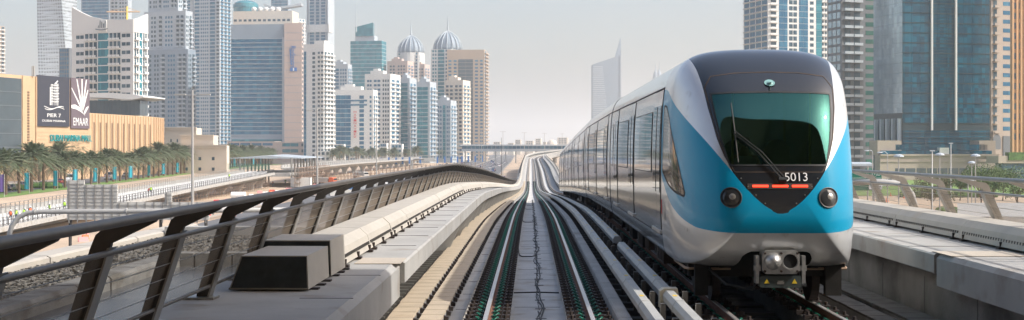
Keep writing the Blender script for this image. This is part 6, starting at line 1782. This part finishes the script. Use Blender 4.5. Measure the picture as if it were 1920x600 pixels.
# highway railings and kerb lines
strip("highway_kerb", concrete_lt, [(-4,-100),(-4,300),(-2,700),(2,1100)], -47.2, -46.6, .5)
strip("highway_kerb", concrete_lt, [(-4,60),(-4,300),(-2,700),(2,1100)], -3.2, -2.8, .5)

# ------------------------------------------------------------------ right-hand side: garden, lamps, sign
def tree(px, Y, h, r, lab, mt=leaf_m, seed=0, tr=.18, grp=None):
    rn = random.Random(seed); x = pxX(px,Y); root = empty("garden_tree", (x,Y,GZ), lab, "tree", grp)
    m = MB(); m.tube([(x,Y,GZ),(x+.2,Y,GZ+h*.3),(x,Y,GZ+h*.55)],[tr,tr*.8,tr*.5],8)
    for k in range(6): a = rn.uniform(0,6.28); m.tube([(x+.1,Y,GZ+h*(.3+.04*k)),(x+math.cos(a)*r*.4,Y+math.sin(a)*r*.4,GZ+h*.6),(x+math.cos(a)*r*.7,Y+math.sin(a)*r*.7,GZ+h*(.7+.04*k))],[tr*.5,tr*.3,tr*.12],5)
    m.build("trunk", bark, root)
    c = MB(); cl = [(rn.uniform(-.75,.75)*r, rn.uniform(-.75,.75)*r, h*rn.uniform(.55,.95), rn.uniform(.28,.5)*r) for _ in range(13)]
    for i in range(2200):
        cx_,cy_,cz_,cr = rn.choice(cl); v = Vector((rn.gauss(0,1),rn.gauss(0,1),rn.gauss(0,.8))).normalized()*cr*rn.uniform(.5,1.05)
        p = Vector((x+cx_,Y+cy_,GZ+cz_))+v; a = Vector((rn.uniform(-1,1),rn.uniform(-1,1),rn.uniform(-1,1))).normalized()*.17; b = a.cross(Vector((rn.uniform(-1,1),rn.uniform(-1,1),rn.uniform(-1,1)))).normalized()*.09
        c.add([p-a,p+b,p+a,p-b],[(0,1,2,3)])
    c.build("crown", mt, root)
olive = mat("olive_leaves",(.13,.13,.07),.85,var=.5,vscale=2)
tree(1745,225,7.0,3.6,"wide loose olive-coloured tree in the garden right of the fence posts",olive,1); tree(1770,260,6.5,2.6,"small dark tree beside the olive-coloured garden tree",leaf_m,2)
tree(1838,240,8.5,3.6,"dark green tree in the middle of the garden",leaf_m,3); tree(1862,255,8,3.0,"second dark tree overlapping the garden's middle tree",leaf_m,4)
tree(1906,225,8.5,4.0,"dark tree at the right border of the picture",leaf_m,5); tree(1800,300,6,2.2,"slim green tree at the back of the lawn",leaf_m,6); tree(1820,330,7,2.6,"green tree at the far edge of the lawn",leaf_m,7)
tree(1880,300,7,2.6,"small tree close to the stone podium on the right",leaf_m,8)
for i,(x0,x1,Y,lab) in enumerate(((1688,1760,215,"low green hedge at the left of the garden"),(1760,1850,232,"low green hedge along the front of the lawn"),(1850,1930,222,"low green hedge at the right of the garden"),(1690,1870,318,"long dark hedge at the back of the lawn"))):
    m = MB()
    for q in range(150):
        px = rn.uniform(x0,x1); yy = Y+rn.uniform(0,5); m.ellipsoid((pxX(px,yy),yy,GZ+.5),(.9,.9,.6+rn.uniform(0,.45)),0,6,4)
    m.build("clipped_hedge", hedge_m, label=lab, cat="hedge")
for i,(px,yt,Y,st) in enumerate(((1664,289,170,0),(1685,294,150,1),(1748,283,190,2),(1762,291,165,1),(1783,269,240,2),(1829,293,160,1),(1822,306,190,1),(1636,285,220,0),(1815,338,120,1))):
    x = pxX(px,Y); zt = pz(yt,Y); root = empty("street_lamp", (x,Y,GZ), ["curved-arm street lamp","mushroom-topped garden lamp","slender white garden lamp mast"][st]+" beyond the right fence, %s of nine from the left" % ordn(1+sorted([1664,1685,1748,1762,1783,1829,1822,1636,1815]).index(px)), "street lamp", "lamps beyond the right fence")
    m = MB(); m.tube([(x,Y,GZ),(x,Y,zt)],[.09,.06],8); m.build("pole", white_m if st==2 else pole_m, root)
    m = MB()
    if st == 1: m.loft([[(x+r*math.cos(k*math.pi/6),Y+r*math.sin(k*math.pi/6),zt+h) for k in range(12)] for r,h in ((.1,-.1),(.6,.0),(.55,.15),(.2,.3))])
    elif st == 0: m.tube([(x,Y,zt),(x-.3,Y,zt+.3),(x-.9,Y,zt+.25)],.06,6); m.ellipsoid((x-1.0,Y,zt+.2),(.4,.15,.12))
    else: m.box(x-.35,x+.35,Y-.15,Y+.15,zt-.05,zt+.12)
    m.build("lamp_head", lgrey_cl, root)
# green road sign with its white arrow plate
Ys = 118; root = empty("road_sign", (pxX(1625,Ys),Ys,GZ), "green road sign with Arabic and faded English lines seen through the right fence", "road sign")
m = MB(); m.box(pxX(1585,Ys),pxX(1653,Ys),Ys,Ys+.12,pz(357,Ys),pz(321,Ys)); m.build("sign_panel", sign_green, root)
m = MB(); m.box(pxX(1586,Ys),pxX(1652,Ys),Ys-.03,Ys-.01,pz(334.2,Ys),pz(333.6,Ys)); m.build("divider_line", white_m, root)
dd_, nn_ = (1,0), (0,-1)
tx_ = text("\ufedd\ufeec\ufeb4\ufedf\ufe8d \ufec9\ufead\ufe8e\ufeb7", (pxX(1636,Ys),Ys-.04,pz(329,Ys)), dd_, nn_, white_m, root, width=28/F*Ys, height=.26, ext=.005)
text("Al Sahl St", (pxX(1622,Ys),Ys-.04,pz(341,Ys)), dd_, nn_, MATS["light_grey_cladding"], root, width=20/F*Ys, height=.16, ext=.005)
text("Al Khail St", (pxX(1626,Ys),Ys-.04,pz(345.5,Ys)), dd_, nn_, MATS["light_grey_cladding"], root, width=26/F*Ys, height=.16, ext=.005)
m = MB(); m.box(pxX(1629,Ys),pxX(1653.5,Ys),Ys-.10,Ys-.02,pz(355,Ys),pz(347,Ys)); ap = m.build("arrow_plate", white_m, root)
m = MB(); X_ = pxX(1648.5,Ys); Z_ = pz(351,Ys); m.tube([(X_-.09,Ys-.12,Z_-.11),(X_+.07,Ys-.12,Z_+.07)],.02,5); m.add([(X_+.12,Ys-.12,Z_+.12),(X_-.03,Ys-.12,Z_+.10),(X_+.10,Ys-.12,Z_-.03)],[(0,1,2)]); m.build("arrow", black_m, ap)
for px in (1592,1640,1646): m = MB(); m.tube([(pxX(px,Ys),Ys+.2,GZ),(pxX(px,Ys),Ys+.2,pz(325 if px<1600 else 352,Ys))],.09,8); m.build("post", pole_m, root)
# curved gantry pipe on the right
Yg = 75; m = MB(); m.tube([pw(1600,342,Yg),pw(1655,341,Yg),pw(1685,344,Yg),pw(1700,352,Yg),pw(1710,365,Yg),pw(1715,385,Yg),pw(1716,420,Yg),(pxX(1716,Yg),Yg,GZ)],.17,14)
m.build("pipe_gantry", MATS["grey_painted_pipe"], smooth=True, label="curved grey pipe gantry bending down behind the right fence", cat="gantry")
# concrete flyover ramp at the right
m = MB(); m.loft([[(pxX(1795,y)+ (0 if k<2 else 34), y, z) for k,z in enumerate((-6.0,-4.6,-4.6,-6.0))] for y in (88,98,110)][::1]); m.build("flyover_ramp", concrete_lt, label="pale concrete ramp behind the right fence at the picture's edge", cat="ramp")
m = MB(); m.box(46,52,98,104,GZ,-6.0); m.build("ramp_pier", concrete_lt, label="pier holding up the pale concrete ramp on the right", cat="pier")
# small site items: cones and orange-white boards in front of the podium
for i in range(16):
    Y = rn.uniform(190,330); px = rn.uniform(1612,1700); x = pxX(px,Y); m = MB(); m.loft([[(x+r*math.cos(k*math.pi/4),Y+r*math.sin(k*math.pi/4),GZ+z) for k in range(8)] for r,z in ((.3,0),(.3,.05),(.2,.06),(.04,.9))]); m.build("traffic_cone", orange_pl, label="orange traffic cone on the roadworks seen through the right fence", cat="traffic cone", group="traffic cones on the right")
for i,(px,Y,lab) in enumerate(((1655,400,"white car on the side road beyond the green sign"),(1690,420,"silver car on the side road near the podium"),(1668,450,"dark car on the side road below the grey tower"))):
    place_car(pxX(px,Y),Y,GZ+.05,1.3,[0,1,2][i],lab,None)
# pale bus-like roof beyond the right fence (long grey canopy)
Yb = 260; root = empty("bus_shelter", (pxX(1615,Yb),Yb,GZ), "long grey bowed shelter roof showing above the right top rail", "shelter")
m = MB(); m.loft([[ (pxX(x,Yb),Yb+q,z) for q,z in ((0,pz(311,Yb)),(0,pz(307,Yb)),(2,pz(304,Yb)),(5,pz(307,Yb)),(5,pz(311,Yb)))] for x in (1598,1618,1636)]); m.build("roof", lgrey_cl, root)
for px in (1602,1632): m = MB(); m.tube([(pxX(px,Yb),Yb+2,GZ),(pxX(px,Yb),Yb+2,pz(309,Yb))],.15,6); m.build("column", pole_m, root)
# ------------------------------------------------------------------ haze
m = MB(); m.box(-14500,14500,-3500,18500,GZ-1.0,330)
hz = bpy.data.materials.new("haze_air"); hz.use_nodes = True; t = hz.node_tree
for n_ in list(t.nodes): t.nodes.remove(n_)
o_ = t.nodes.new("ShaderNodeOutputMaterial"); v_ = t.nodes.new("ShaderNodeVolumePrincipled")
v_.inputs["Color"].default_value = (.81,.85,.88,1); v_.inputs["Density"].default_value = HAZE_DENSITY; v_.inputs["Anisotropy"].default_value = .2
t.links.new(v_.outputs[0], o_.inputs["Volume"])
m.build("haze", hz, kind="stuff")
